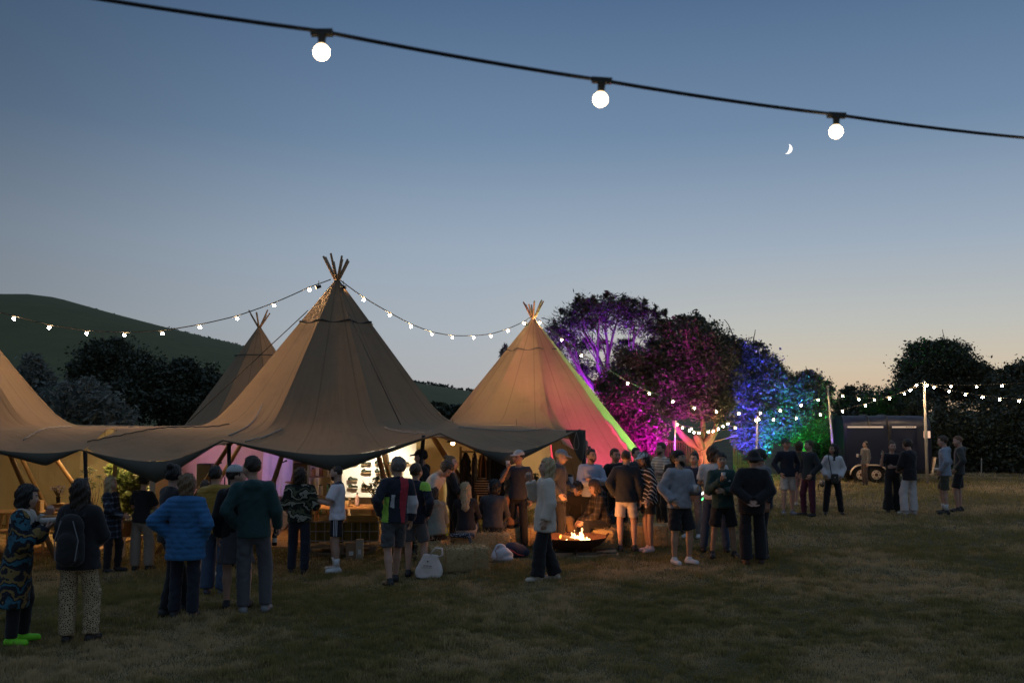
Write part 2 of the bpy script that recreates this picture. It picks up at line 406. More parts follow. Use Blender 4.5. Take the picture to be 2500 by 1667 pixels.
for px, py in ((1410, 732), (1483, 722), (1524, 735), (1549, 742), (1576, 742), (1372, 768), (1600, 760), (1448, 738), (1622, 768), (1352, 795)): pbl.append(pb(px, py, 6, 17, 40))
crown('crown', pine, [(c - pine_base, r) for c, r in pbl], 32000, .11, LEAF_PINE, clump=.34, asp=.16, shell=.25)
tree('pine_tree', 'small dark pine tip showing left of the right tipi', GD(1228, 45), [pb(1232, 862, 10, 20, 45), pb(1245, 885, 14, 22, 45)], 900, .12, LEAF_PINE, .08, asp=.16, shell=.2)
tree('leafy_tree', 'low bushy tree glowing magenta under the pine beside the tipi', GD(1570, 35), [pb(1540, 1000, 62, 58, 35.5), pb(1585, 1050, 46, 42, 35), pb(1500, 955, 48, 44, 36), pb(1560, 905, 66, 50, 37), pb(1620, 960, 50, 46, 36)], 36000, .062, LEAF_OLIVE, .15)
big = GD(1722, 36)
bt = thing('leafy_tree', 'broad dark tree with pink-lit forked trunk and bulbs strung across it', 'tree', big)
mb = MB(); q = lambda px, py, d=36: P(px, py, d) - big
vf, _ = limb((0, 0, -.1), q(1716, 1098), .26, .24, .03); mb.add(vf); fk = q(1716, 1098)
mb.add(tube([fk, q(1700, 1085), q(1682, 1078), q(1664, 1060), q(1650, 1040), q(1640, 1010)], [.2, .17, .14, .12, .1, .06], 9))
mb.add(tube([fk, q(1732, 1075), q(1746, 1052), q(1752, 1020), q(1760, 960, 36.5)], [.2, .15, .13, .1, .06], 9))
mb.add(tube([fk, q(1704, 1072, 35.7), q(1698, 1062, 35.6)], [.16, .13, .09], 8)); mb.add(tube([fk, q(1716, 1020, 36.6), q(1700, 960, 37)], [.14, .1, .06], 8))
for a, b in ((q(1640, 1010), q(1630, 930)), (q(1760, 960, 36.5), q(1780, 880)), (q(1700, 960, 37), q(1690, 850)), (q(1752, 1020), q(1800, 1000)), (q(1760, 960, 36.5), q(1720, 830))): grow(mb, a, b, .06, .02, 2)
obj('trunk', mb.vf, BARK, bt, True)
bb = [pb(1690, 870, 80, 75, 37), pb(1650, 930, 60, 55, 36.5), pb(1735, 930, 72, 66, 36.4), pb(1665, 815, 56, 42, 38), pb(1725, 835, 50, 50, 37.6), pb(1700, 990, 80, 34, 36.2), pb(1640, 985, 44, 34, 36), pb(1770, 1000, 44, 34, 35.6), pb(1690, 785, 26, 22, 38), pb(1775, 920, 40, 50, 37.5), pb(1620, 880, 46, 44, 38)]
crown('crown', bt, [(c - big, r) for c, r in bb], 66000, .062, LEAF_DARK, clump=.24)
tree('leafy_tree', 'blue-lit tree between the broad dark tree and the green-lit one', GD(1850, 38), [pb(1830, 920, 70, 66, 38.5), pb(1870, 960, 52, 62, 38), pb(1800, 975, 50, 50, 37.5), pb(1850, 1030, 50, 50, 37.4), pb(1835, 862, 44, 30, 39), pb(1880, 900, 30, 32, 38.6), pb(1905, 985, 34, 50, 38.4), pb(1772, 905, 46, 52, 38.8), pb(1778, 868, 40, 36, 38.4), pb(1795, 850, 26, 24, 38.6), pb(1912, 935, 30, 34, 39.2)], 48000, .060, LEAF_OLIVE, .2)
tree('leafy_tree', 'green-lit tree beside the festoon pole left of the trailer', GD(1955, 39), [pb(1945, 980, 62, 50, 39), pb(1985, 960, 42, 46, 39.5), pb(1925, 1040, 56, 40, 38.4), pb(1975, 1035, 44, 40, 38.6), pb(1960, 928, 36, 22, 39.6), pb(2010, 985, 24, 24, 39.6), pb(1840, 1085, 34, 40, 37), pb(1805, 1060, 20, 30, 36.6)], 44000, .058, LEAF_OLIVE, .18)
# ---- trees and hedge at the right
RB = 'dark trees behind the trailer'
tree('leafy_tree', 'round-topped dark tree rising highest behind the trailer', GD(2295, 50), [pb(2285, 895, 88, 56, 50), pb(2240, 925, 50, 46, 49), pb(2345, 900, 52, 42, 50), pb(2262, 862, 46, 30, 50.5), pb(2320, 858, 50, 26, 51), pb(2225, 960, 46, 44, 48), pb(2300, 955, 50, 34, 49)], 40000, .075, LEAF_DARK, .3)
tree('leafy_tree', 'smaller dark tree right of the round-topped one behind the trailer', GD(2405, 49), [pb(2395, 930, 40, 36, 49), pb(2420, 955, 36, 36, 48), pb(2370, 960, 40, 34, 48.5)], 15000, .075, LEAF_DARK, .2)
tree('leafy_tree', 'dark tree at the right edge of the picture', GD(2490, 46), [pb(2480, 940, 52, 46, 46), pb(2530, 930, 56, 50, 46), pb(2470, 985, 60, 50, 45)], 18000, .08, LEAF_DARK, .22)
for i, (px, py, rx, ry, d, lb) in enumerate(((2095, 985, 52, 40, 47, 'dark bush under the festoon bulbs just left of the trailer'), (2150, 1010, 66, 64, 45, 'tall dark hedge bush rising behind the trailer roof'), (2290, 1050, 90, 76, 43, 'dark hedge bush behind the tall festoon pole'),
                                      (2390, 1060, 84, 72, 42, 'dark hedge bush behind the two men in hoodies'), (2480, 1060, 80, 78, 41, 'dark hedge bush at the far right of the field'), (2040, 1075, 50, 46, 43, 'low dark bush left of the trailer'), (2200, 985, 50, 40, 46, 'dark hedge bush below the round-topped tree'))):
    tree('hedge_bush', lb, GD(px, d), [pb(px, py, rx, ry, d), pb(px - rx * .55, py + ry * .5, rx * .6, ry * .6, d - .5), pb(px + rx * .55, py + ry * .45, rx * .6, ry * .6, d - .5), pb(px, py + ry * .8, rx, ry * .5, d - .6)], 12000, .08, LEAF_DARK, .08, 'hedge along the right of the field', limbs=False)
# ---- bushes at the left, below the hill
tree('leafy_tree', 'big dark round tree below the hill at the left', GD(285, 50), [pb(280, 905, 92, 66, 50), pb(235, 925, 62, 60, 49), pb(345, 930, 70, 60, 49), pb(265, 868, 62, 36, 51), pb(300, 985, 110, 60, 48)], 34000, .10, LEAF_DARK, .35)
tree('leafy_tree', 'dark tree between the big round tree and the small rear tipi', GD(450, 50), [pb(440, 935, 70, 50, 50), pb(500, 940, 56, 44, 50), pb(400, 960, 56, 60, 49), pb(460, 1000, 90, 50, 49)], 24000, .10, LEAF_DARK, .28)
tree('willow_bush', 'silvery willow bush with pale shoots before the big round tree', GD(215, 42), [pb(215, 985, 64, 44, 42), pb(250, 1000, 60, 40, 42), pb(160, 990, 50, 50, 42), pb(215, 945, 22, 22, 42), pb(290, 1020, 50, 26, 42)], 9000, .14, LEAF_GREY, .1, asp=.28, limbs=False)
tree('willow_bush', 'silvery willow bush beside the left tipi slope', GD(85, 44), [pb(80, 925, 46, 50, 44), pb(110, 975, 56, 56, 44), pb(50, 960, 50, 60, 44), pb(75, 885, 22, 20, 44)], 9000, .14, LEAF_GREY, .1, asp=.28, limbs=False)
for px, lb in ((1040, 'low dark bush in the dip right of the tall tipi'), (1110, 'low dark bush against the left foot of the right tipi')):
    tree('hedge_bush', lb, GD(px, 60), [pb(px, 1010, 56, 26, 60), pb(px + 30, 1020, 50, 22, 60)], 2500, .16, LEAF_DARK, .08, limbs=False)
# ---- hedgerows on the hill
def hedgerow(label, pts, d, x0, x1, w):
    bl = []
    for px in range(x0, x1, 6): c = P(px, ipl(pts, px) - 1, d); bl.append((c, (2.2 * w, 1.2, .75 * w * random.uniform(.7, 1.3))))
    v, f, t = leaves(bl, len(bl) * 80, .26, clump=.4, sprays=0)
    me = mesh('hedgerow', v, f); at = me.attributes.new('tint', 'FLOAT', 'POINT'); at.data.foreach_set('value', t.astype(np.float32))
    tag(link('hedgerow', me, LEAF_DARK), label, 'hedge')
hedgerow('dark hedgerow along the crest of the hill', RIDGE, 229, -60, 1190, .6)
hedgerow('second dark hedgerow below the crest of the hill at the left', HEDGE, 214, -60, 600, .8)
# ---- slatted screens under the trees
def paling(label, px0, px1, d, top, m, step):
    a = GD(px0, d); b = GD(px1, d); t = thing('paling_fence', label, 'fence', a)
    zt = P(px0, top, d).z; nn = int((b - a).length / step)
    sv = [mesh('slat', *box((0, 0, 0), (step * .62, .02, 1)))  for _ in range(1)]; sv[0].materials.append(m)
    for i in range(nn):
        o = link('slat', sv[0], None, t); h = zt - a.z + random.uniform(-.12, .06); o.location = (i * step, random.uniform(-.015, .015), h / 2); o.scale = (random.uniform(.8, 1.15), 1, h); o.rotation_euler = (0, random.uniform(-.02, .02), 0)
    for z in (.4, 1.3): obj('rail', box(((b - a).x / 2, .04, z), ((b - a).x, .05, .08)), m, t)
PALE = mat('weathered_slat', (.16, .11, .07), .9, 0, .35, 5, .4, 25)
paling('dark wooden paling fence left of the pink-lit trunk', 1590, 1702, 38.5, 1072, PALE, .09)
paling('wooden paling fence lit yellow right of the pink-lit trunk', 1790, 1832, 38.5, 1038, PALE, .09)

# ================================================================== TIPIS
def canvas(name, c1, c2, trans=0.18, seams=True):
    m, n, l, b = newmat(name); b.inputs['Roughness'].default_value = 0.92
    t = n.new('ShaderNodeTexCoord'); v = t.outputs['Object']
    base = mixc(n, l, noise(n, l, v, 0.9, 5), c1, c2)
    z = xyz(n, l, v)
    stain = n.new('ShaderNodeMapRange'); l.new(noise(n, l, v, 2.3, 6), stain.inputs[0]); stain.inputs[1].default_value = .52; stain.inputs[2].default_value = .75; stain.inputs[4].default_value = .35
    colr = mixc(n, l, stain.outputs[0], base, tuple(c * .62 for c in c1)); l.new(colr, b.inputs['Base Color'])
    # seams run down the cone, and tension wrinkles follow them
    ang = mth(n, l, 'ARCTAN2', z[1], z[0]); rad = mth(n, l, 'POWER', mth(n, l, 'ADD', mth(n, l, 'MULTIPLY', z[0], z[0]), mth(n, l, 'MULTIPLY', z[1], z[1])), .5)
    sw = mth(n, l, 'ABSOLUTE', mth(n, l, 'SUBTRACT', mth(n, l, 'FRACT', mth(n, l, 'ADD', mth(n, l, 'MULTIPLY', ang, 16 / 6.28318), .5)), .5))
    seam = mth(n, l, 'LESS_THAN', mth(n, l, 'MULTIPLY', sw, rad), .035)
    colr = mixc(n, l, mth(n, l, 'MULTIPLY', seam, .35 if seams else 0), colr, tuple(c * .35 for c in c1)); l.new(colr, b.inputs['Base Color'])
    cv = n.new('ShaderNodeCombineXYZ'); l.new(mth(n, l, 'MULTIPLY', ang, 9), cv.inputs[0]); l.new(mth(n, l, 'MULTIPLY', rad, .55), cv.inputs[1]); wr = mth(n, l, 'MULTIPLY', noise(n, l, cv.outputs[0], 1.6, 4), mth(n, l, 'MINIMUM', mth(n, l, 'MULTIPLY', mth(n, l, 'SUBTRACT', mth(n, l, 'MAXIMUM', rad, .7), .7), .6), 1.0))
    bp = n.new('ShaderNodeBump'); bp.inputs['Strength'].default_value = .42; bp.inputs['Distance'].default_value = .07
    h = mth(n, l, 'ADD', mth(n, l, 'ADD', mth(n, l, 'MULTIPLY', noise(n, l, v, 3.2, 4), .6), mth(n, l, 'MULTIPLY', wr, 1.3)), mth(n, l, 'MULTIPLY', noise(n, l, v, 90, 2), .004)); l.new(h, bp.inputs['Height']); l.new(bp.outputs[0], b.inputs['Normal'])
    tr = n.new('ShaderNodeBsdfTranslucent'); l.new(colr, tr.inputs[0])
    ms = n.new('ShaderNodeMixShader'); ms.inputs[0].default_value = trans
    l.new(b.outputs[0], ms.inputs[1]); l.new(tr.outputs[0], ms.inputs[2]); l.new(ms.outputs[0], n['Material Output'].inputs[0]); MATS[name] = m; return m
CANVAS = canvas('tan_canvas', (.245, .165, .095), (.315, .225, .135))
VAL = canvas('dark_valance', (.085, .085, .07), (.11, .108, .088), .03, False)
LINER = canvas('cream_liner', (.50, .38, .20), (.58, .45, .26), .06, False)
POLE = mat('pole_timber', (.30, .18, .085), .6, 0, .35, 5, .2, 30)
ROPE = mat('pale_rope', (.35, .33, .30), .9); DARKROPE = mat('dark_rope', (.04, .037, .033), .9); STEEL = mat('dark_steel', (.03, .03, .03), .45, .6)

SLOPE = 1.36; BRIM = 2.10
CT = {'L': Vector((-11.75, 20.0)), 'M': Vector((P(819, 1010, 21).x, 21.0)), 'R': Vector((P(1302, 1010, 29).x, 29.0))}
APEX = {'L': 5.3, 'M': P(819, 677, 21).z, 'R': P(1302, 773, 29).z}
ROT = {'L': R(-5), 'M': R(-27), 'R': R(10)}       # a ridge lies this far right of the direction to the camera
# front edge: peaks K and the fold / tip of the valance hanging between them
K = [P(-60, 1092, 16.7), P(195, 1098, 17.0), P(544, 1075, 17.3), P(1074, 1058, 17.6), P(1416, 1048, 20.0), P(1437, 1086, 25.0)]
SF = [P(110, 1107, 16.6), P(382, 1127, 16.8), P(822, 1111, 17.0), P(1238, 1105, 18.4), P(1432, 1075, 22.4)]
ST = [P(124, 1138, 16.6), P(367, 1180, 16.8), P(829, 1154, 17.0), P(1244, 1140, 18.4), P(1425, 1105, 22.4)]
EDGE = []; PANELS = []
for i in range(5):
    a, s, b, tip = K[i], SF[i], K[i + 1], ST[i]; u0 = min(max((s.x - a.x) / (b.x - a.x), .3), .7) if i != 4 else .5
    pan = []
    for j in range(25):
        t = j / 24
        # plan: bulges towards the viewer at the tip; height: catenary between the peaks
        if t < u0: w = t / u0; p = a.lerp(s, w)
        else: w = (1 - t) / (1 - u0); p = b.lerp(s, w)
        sag = w ** 0.8 if w > 0 else 0; p = Vector((p.x, p.y, (a.z if t < u0 else b.z) + (s.z - (a.z if t < u0 else b.z)) * math.sin(w * math.pi / 2)))
        bot = (a if t < u0 else b).lerp(tip, w); pan.append((p, Vector((p.x, p.y + .03, min(bot.z, p.z - .012)))))
    PANELS.append(pan); EDGE += [p for p, _ in pan]
EDGE_NP = np.array([tuple(p) for p in EDGE])
def brim(x, y):
    d2 = (EDGE_NP[:, 0] - x) ** 2 + (EDGE_NP[:, 1] - y) ** 2; i = int(d2.argmin()); d = math.sqrt(d2[i])
    return EDGE_NP[i, 2] + (BRIM - EDGE_NP[i, 2]) * ss(d / 1.7), d
def ray_edge(c, dr):
    best = 99
    for i in range(len(EDGE) - 1):
        ax, ay = EDGE[i].x - c.x, EDGE[i].y - c.y; ex, ey = EDGE[i + 1].x - EDGE[i].x, EDGE[i + 1].y - EDGE[i].y
        den = dr[0] * ey - dr[1] * ex
        if abs(den) < 1e-9: continue
        t = (ax * ey - ay * ex) / den; u = (ax * dr[1] - ay * dr[0]) / den
        if t > 0 and -.001 <= u <= 1.001: best = min(best, t)
    return best
def softplus(x, k=.20): return k * math.log1p(math.exp(min(x / k, 60)))
def tipi(key, label, closed=False):
    c = CT[key]; za = APEX[key]; t = thing('tipi', label, 'tent', (c.x, c.y, gz(c.x, c.y)))
    o3 = Vector((c.x, c.y, gz(c.x, c.y)))
    camdir = math.atan2(-c.y, -c.x); ridge0 = camdir + ROT[key]    # angle growing = turning right as seen from the camera
    NA = 8 * 10; RBACK = 4.4
    others = [CT[k] for k in CT if k != key] ; rings = []; wall = []
    fr = np.concatenate([np.linspace(0, .55, 16)[:-1], np.linspace(.55, 1, 22)])
    for i in range(NA + 1):
        th = ridge0 + 2 * math.pi * i / NA; dr = (math.cos(th), math.sin(th)); ph = ((i % 10) - 5) * R(4.5); ap = math.cos(ph)
        rmax = RBACK; kind = 'back'
        re = ray_edge(c, dr)
        if re < 98 and (key != 'R' or re < 8): rmax = re; kind = 'front'
        for q in others:
            dv = q - c; dn = dr[0] * dv.x + dr[1] * dv.y
            if dn > 1e-6:
                rv = dv.length_squared / 2 / dn
                if rv < rmax: rmax = rv; kind = 'join'
        rightside = key == 'R' and 0 <= i <= 62
        tt = ss((i / 10) / .5) if rightside else 0
        if rightside: rmax = (4.15 + .3 * tt) / (ap * (1 - tt) + tt * ap) * math.cos(R(22.5)) + .25; kind = 'closed'
        row = []
        for f in fr:
            r = .05 + (rmax - .05) * f; x, y = c.x + dr[0] * r, c.y + dr[1] * r
            a = r * ap * (1 + .035 * math.cos(ph * 4) * math.sin(min(r / 2.6, 1) * math.pi))
            b, de = brim(x, y); z = b + softplus(za - BRIM - SLOPE * a)
            if kind == 'closed':
                zc = max(za - (za / 4.05) * r * ap / math.cos(R(22.5)) * .96, gz(x, y) - .02)
                zo = 1.62 + (2.05 - 1.62) * ss((rmax - r) / 1.5) + softplus(za - 2.05 - SLOPE * a)
                z = zo * (1 - tt) + zc * tt
            row.append((x, y, z))
        rings.append(row); wall.append((kind, row[-1]))
    nr = len(fr); v = [Vector(p) - o3 for row in rings for p in row]; f = []
    for i in range(NA):
        for j in range(nr - 1): f.append((i * nr + j, i * nr + j + 1, (i + 1) * nr + j + 1, (i + 1) * nr + j))
    cn = obj('canopy', (v, f), CANVAS, t, True)
    try: cn.data.set_sharp_from_angle(angle=R(14))
    except Exception: pass
    # back walls, hung from the brim to the ground
    run = []; runs = []
    for i in range(NA + 1):
        if wall[i][0] == 'back': run.append(Vector(wall[i][1]))
        elif run: runs.append(run); run = []
    if run: runs.append(run)
    if len(runs) > 1 and wall[0][0] == 'back' and wall[NA][0] == 'back': runs[0] = runs.pop() + runs[0][1:]
    for run in runs:
        if len(run) < 2: continue
        wv = []; wf = []
        for q_ in run:
            g = gz(q_.x, q_.y) - .02
            for u in (0, .35, .7, 1): wv.append(Vector((q_.x, q_.y, (q_.z - .004) * (1 - u) + g * u)) - o3)
        for i in range(len(run) - 1):
            for j in range(3): wf.append((i * 4 + j, i * 4 + j + 1, i * 4 + 5 + j, i * 4 + 4 + j))
        obj('wall_lining', (wv, wf), LINER, t, True)
    # poles along the ridges, crossing above the peak
    for k in range(8):
        th = ridge0 + k * math.pi / 4 + random.uniform(-.04, .04); dr = Vector((math.cos(th), math.sin(th), 0)); foot = o3 + dr * 3.55
        foot.z = gz(foot.x, foot.y) - .03; ax = Vector((c.x, c.y, za - .12)) + dr * .06
        up = (ax - foot).normalized(); lean = Vector((random.uniform(-.06, .06), random.uniform(-.06, .06), 0)); top = ax + (up + lean) * random.uniform(.55, .72)
        if za < 0: continue
        # keep the pole inside the cloth
        obj('pole', tube([foot - o3, ax - o3 - Vector((0, 0, .12)), top - o3], [.05, .034, .022], 10), POLE, t, True)
    # dark band of rope round the cone and a smoke collar above it
    for zz, rr, m in ((za - 1.0, .018, DARKROPE),):
        ring = []
        for i in range(NA + 1):
            th = ridge0 + 2 * math.pi * i / NA; ph = ((i % 10) - 5) * R(4.5); r = (za - zz) / SLOPE / math.cos(ph) * 1.0
            r = r / (1 + .035 * math.cos(ph * 4) * math.sin(min(r / 2.6, 1) * math.pi)) + .004
            ring.append(Vector((math.cos(th) * r, math.sin(th) * r, zz - o3.z + .05 * math.cos(8 * math.pi * i / NA * 2) * .6)))
        obj('band', tube(ring, rr, 5), m, t, True)
    return t, o3, rings, ridge0, nr
tM = tipi('M', 'tall tan canvas tipi in the centre, brim raised on poles, crowd before it')
tL = tipi('L', 'tan tipi cut off by the left edge, one orange slope in view')
tR = tipi('R', 'tan tipi right of the tall one, flank lit pink and green')
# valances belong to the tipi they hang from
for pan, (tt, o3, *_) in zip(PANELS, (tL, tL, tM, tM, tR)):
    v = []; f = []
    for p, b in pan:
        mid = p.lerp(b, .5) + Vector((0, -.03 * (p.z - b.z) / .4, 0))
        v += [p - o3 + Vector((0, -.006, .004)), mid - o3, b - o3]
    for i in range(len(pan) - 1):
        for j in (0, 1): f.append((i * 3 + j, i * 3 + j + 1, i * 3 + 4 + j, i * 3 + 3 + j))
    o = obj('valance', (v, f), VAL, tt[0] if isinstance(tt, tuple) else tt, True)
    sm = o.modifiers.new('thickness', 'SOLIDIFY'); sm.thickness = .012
# hem ropes and lacing that run over the brim
def lace(par, pts, m=ROPE, r=.012): obj('lacing', tube([p - par[1] for p in pts], r, 5), m, par[0], True)
def onbrim(px0, py0, px1, py1, d0, d1, n=14, wig=0):
    out = []
    for i in range(n + 1):
        t = i / n; p = P(px0 + (px1 - px0) * t, 1010, d0 + (d1 - d0) * t); x, y = p.x, p.y
        zb, _ = brim(x, y); z = zb
        for k in CT:
            r = (Vector((x, y)) - CT[k]).length; th = math.atan2(y - CT[k].y, x - CT[k].x)
            ph = ((th - (math.atan2(-CT[k].y, -CT[k].x) + ROT[k])) % (math.pi / 4)) - math.pi / 8
            z = max(z, zb + softplus(APEX[k] - BRIM - SLOPE * r * math.cos(ph)))
        out.append(Vector((x, y, z + .02 + wig * (i % 2))))
    return out
lace(tL, onbrim(215, 0, 560, 0, 17.6, 19.2, 26, .012), DARKROPE, .010)
lace(tL, onbrim(60, 0, 175, 0, 17.4, 19.0, 20, .012)); lace(tM, onbrim(600, 0, 690, 0, 17.5, 18.4, 16, .01), ROPE, .016); lace(tM, onbrim(560, 0, 640, 0, 17.9, 19.3, 14), ROPE, .014)
lace(tM, onbrim(940, 0, 1060, 0, 18.6, 17.9, 22, .012)); lace(tR, onbrim(1120, 0, 1400, 0, 19.6, 20.6, 30, .012))
# guy ropes
def rope(par, a, b, m=DARKROPE, r=.010, name='guy_rope'): obj(name, tube([Vector(a) - par[1], Vector(b) - par[1]], r, 5), m, par[0], True)
rope(tM, P(752, 758, 20.4), P(460, 1030, 22)); rope(tM, P(850, 765, 20.2), P(978, 1036, 18.6)); rope(tR, P(1253, 843, 28.9), P(1120, 1010, 30))
for i, (kx, dx) in enumerate(((1, .05), (2, .1), (3, -.5), (4, .12), (5, .05))):
    a = K[kx]; foot = Vector((a.x + dx, a.y + .35, gz(a.x, a.y + .35) - .02)); par = (tL, tM, tM, tM, tR)[i]
    obj('side_pole', tube([a + Vector((dx * .6, .15, -.03)) - par[1], foot - par[1]], .035 if i != 3 else .05, 8), STEEL, par[0], True)
# a folded flap hanging at the right-hand corner of the brim
k4 = K[4]; v = []; f = []
for i in range(9):
    t = i / 8; w = .34 * (1 - t) ** .8 + .05
    for j in range(5): u = j / 4 - .5; v.append(k4 + Vector((u * w - .1 * (1 - t) + .02, .06 + .05 * math.cos(j * 2.6 + i * .4), -.01 - t * .62)) - tM[1])
for i in range(8):
    for j in range(4): f.append((i * 5 + j, i * 5 + j + 1, i * 5 + 6 + j, i * 5 + 5 + j))
o = obj('corner_flap', (v, f), VAL, tM[0], True); o.modifiers.new('thickness', 'SOLIDIFY').thickness = .015
lp = [k4 + Vector((-.08 + .05 * math.sin(t * 6.3), -.1, -.05 - .35 * math.sin(t * math.pi))) - tM[1] for t in np.linspace(0, 1, 14)]
obj('tie_cord', tube(lp, .006, 5), ROPE, tM[0], True)
# laced seam and bulb edging on the pink / green flank of the right tipi
rr, nr = tR[2], tR[4]
seam = []
for j in range(14, nr - 1): p = Vector(rr[10][j]); seam.append(p + Vector((.02 * (j % 2), -.03, .02 * (j % 2))))
obj('seam_ruffle', tube([p - tR[1] for p in seam], [.03 + .02 * (i % 3) for i in range(len(seam))], 6), mat('ruffled_cord', (.4, .2, .2), .9, 0, .5, 30, .8, 40), tR[0], True)
# small tipi behind
c = Vector((P(629, 1010, 33).x, 33)); za = P(629, 797, 33).z; o3 = Vector((c.x, c.y, gz(c.x, c.y)))
tB = thing('tipi', 'small plain tipi standing behind and left of the tall one', 'tent', o3); v = []; f = []; r0 = math.atan2(-c.y, -c.x) + R(10)
NA = 80; fr = np.linspace(0, 1, 14)
for i in range(NA):
    th = r0 + 2 * math.pi * i / NA; ph = ((i % 10) - 5) * R(4.5)
    for t in fr: r = .05 + t * 4.0 / math.cos(ph) * .94; v.append((math.cos(th) * r, math.sin(th) * r, (za - o3.z) * (1 - t) - .02 - .16 * math.sin(t * math.pi)))
for i in range(NA):
    for j in range(13): f.append((i * 14 + j, i * 14 + j + 1, ((i + 1) % NA) * 14 + j + 1, ((i + 1) % NA) * 14 + j))
o = obj('canopy', (v, f), CANVAS, tB, True)
try: o.data.set_sharp_from_angle(angle=R(14))
except Exception: pass
for k in range(7):
    th = r0 + k * 2 * math.pi / 7; dr = Vector((math.cos(th), math.sin(th), 0)); ax = Vector((0, 0, za - o3.z - .15)) + dr * .05; foot = dr * 3.3; up = (ax - foot).normalized()
    obj('pole', tube([foot, ax, ax + (up + Vector((random.uniform(-.08, .08), 0, 0))) * random.uniform(.65, .8)], [.05, .034, .022], 8), POLE, tB, True)
ring = [Vector((math.cos(r0 + i * math.pi / 40) * .735 / math.cos(((i % 10) - 5) * R(4.5)), math.sin(r0 + i * math.pi / 40) * .735 / math.cos(((i % 10) - 5) * R(4.5)), za - o3.z - .98)) for i in range(81)]
obj('band', tube(ring, .016, 5), DARKROPE, tB, True)

# ================================================================== FESTOON LIGHTS
BULB = emis('lit_bulb', (1, .66, .33), 400.0)
SOCK = mat('bulb_socket', (.03, .028, .02), .5); CABLE = mat('black_cable', (.012, .012, .014), .6)
def bulb_mesh(r):
    pr = [(r * .42, r * 1.02), (r * .55, r * .85)] + [(r * math.sin(a), r * math.cos(a)) for a in np.linspace(.7, math.pi - .02, 8)]
    return mesh('bulb', *lathe(pr[::-1], 12), smooth=True)
def socket_mesh(r):
    m = MB(); m.lathe([(r * .40, r * .9), (r * .44, r * 1.5), (r * .5, r * 1.9), (r * .4, r * 2.05)], 10); m.box((0, 0, r * 2.15), (r * 2.3, r * .8, r * .62)); return mesh('socket', *m.vf)
RB_ = .028; BM = bulb_mesh(RB_); BM.materials.append(BULB); SM = socket_mesh(RB_); SM.materials.append(SOCK)
def festoon(label, ends, bulbs, d0, d1, r=RB_, bm=None, sm=None, cr=.011, ds=None):
    """ends: two pixel points where the cable starts and stops; bulbs: pixel centres in order; distances run d0 -> d1"""
    bm = bm or BM; sm = sm or SM; xs = [ends[0][0]] + [b[0] for b in bulbs] + [ends[1][0]]
    cum = np.concatenate([[0], np.cumsum(np.hypot(np.diff(xs), [1] * (len(xs) - 1)))]); cum /= cum[-1]
    dd = ds or [d0 + (d1 - d0) * c for c in cum]
    o3 = P(*ends[0], dd[0]); t = thing('festoon_lights', label, 'string lights', o3, 0, 'warm festoon strings')
    path = [P(*ends[0], dd[0])]
    for (px, py), d in zip(bulbs, dd[1:-1]):
        c = P(px, py, d); path.append(c + Vector((0, 0, r * 2.25)))
        rz = random.uniform(-.3, .3)
        o = link('bulb', bm, None, t); o.location = c - o3; o.rotation_euler = (random.uniform(-.08, .08), random.uniform(-.08, .08), 0)
        link('socket', sm, None, o)
    path.append(P(*ends[1], dd[-1])); fine = []
    for i in range(len(path) - 1):
        for k in range(6): q = path[i].lerp(path[i + 1], k / 6); fine.append(q - Vector((0, 0, 0.10 * (path[i + 1] - path[i]).length * (k / 6) * (1 - k / 6) * .25)))
    fine.append(path[-1])
    obj('cable', tube([p - o3 for p in fine], cr, 6), CABLE, t, True); return t
k = 1.06293
def dsp(*pts): return [(x * k, y * k) for x, y in pts]
def zm(ox, oy, s, *pts): return [(ox + x * s, oy + y * s) for x, y in pts]
nb = bulb_mesh(.0205)
m_ = emis('near_bulb', (1, .72, .42), 26); n_ = m_.node_tree.nodes; l_ = m_.node_tree.links; tc_ = n_.new('ShaderNodeTexCoord'); z_ = xyz(n_, l_, tc_.outputs['Object'])[2]
mr_ = n_.new('ShaderNodeMapRange'); l_.new(z_, mr_.inputs[0]); mr_.inputs[1].default_value = .021; mr_.inputs[2].default_value = .002; mr_.inputs[3].default_value = .5; mr_.inputs[4].default_value = 16
l_.new(mr_.outputs[0], n_['Emission'].inputs[1]); nb.materials.append(m_); ns = socket_mesh(.0235); ns.materials.append(SOCK)
festoon('festoon string crossing the sky close overhead, three big bulbs in view', ((-2600, -420), (3900, 520)), [(-1700, -270), (-870, -140), (-80, -2), (785, 128), (1466, 243), (2041, 322), (2545, 378), (3000, 425), (3420, 470)], 2.4, 3.2,   .0235, nb, ns, .0052,
        ds=[2.0, 2.05, 2.15, 2.25, 2.4, 2.62, 2.95, 3.3, 3.6, 3.9, 4.1])
festoon('festoon string from the tall tipi peak off to the left over the hill', ((808, 682), (-420, 690)), dsp((711, 666), (630, 702), (545, 732), (459, 752), (373, 766), (286, 770), (199, 766), (113, 753), (32, 732)) + [(-60, 755), (-160, 735), (-270, 712)], 21, 19.5)
festoon('festoon string sagging between the peaks of the tall and right tipis', ((828, 682), (1298, 772)), dsp((835, 689), (895, 724), (944, 750), (992, 768), (1039, 776), (1088, 776), (1128, 772), (1167, 760), (1204, 743)), 20.9, 28.9)
festoon('festoon string from the right tipi peak past the coloured trees to a pole', ((1306, 774), (2021, 945)), [(1318, 788), (1371, 830), (1420, 868)] + zm(1500, 700, .3188, (102, 740), (268, 818), (447, 882), (612, 929), (782, 958), (953, 970), (1117, 968), (1272, 948), (1430, 909), (1560, 867)), 28.9, 33)
festoon('short festoon string draped before the pink-lit forked trunk', ((1649, 1030), (1850, 1018)), zm(1500, 700, .3188, (483, 1055), (521, 1080), (575, 1102), (610, 1115), (648, 1120), (720, 1112), (757, 1105), (795, 1088), (832, 1068), (870, 1050)), 33, 33.5)
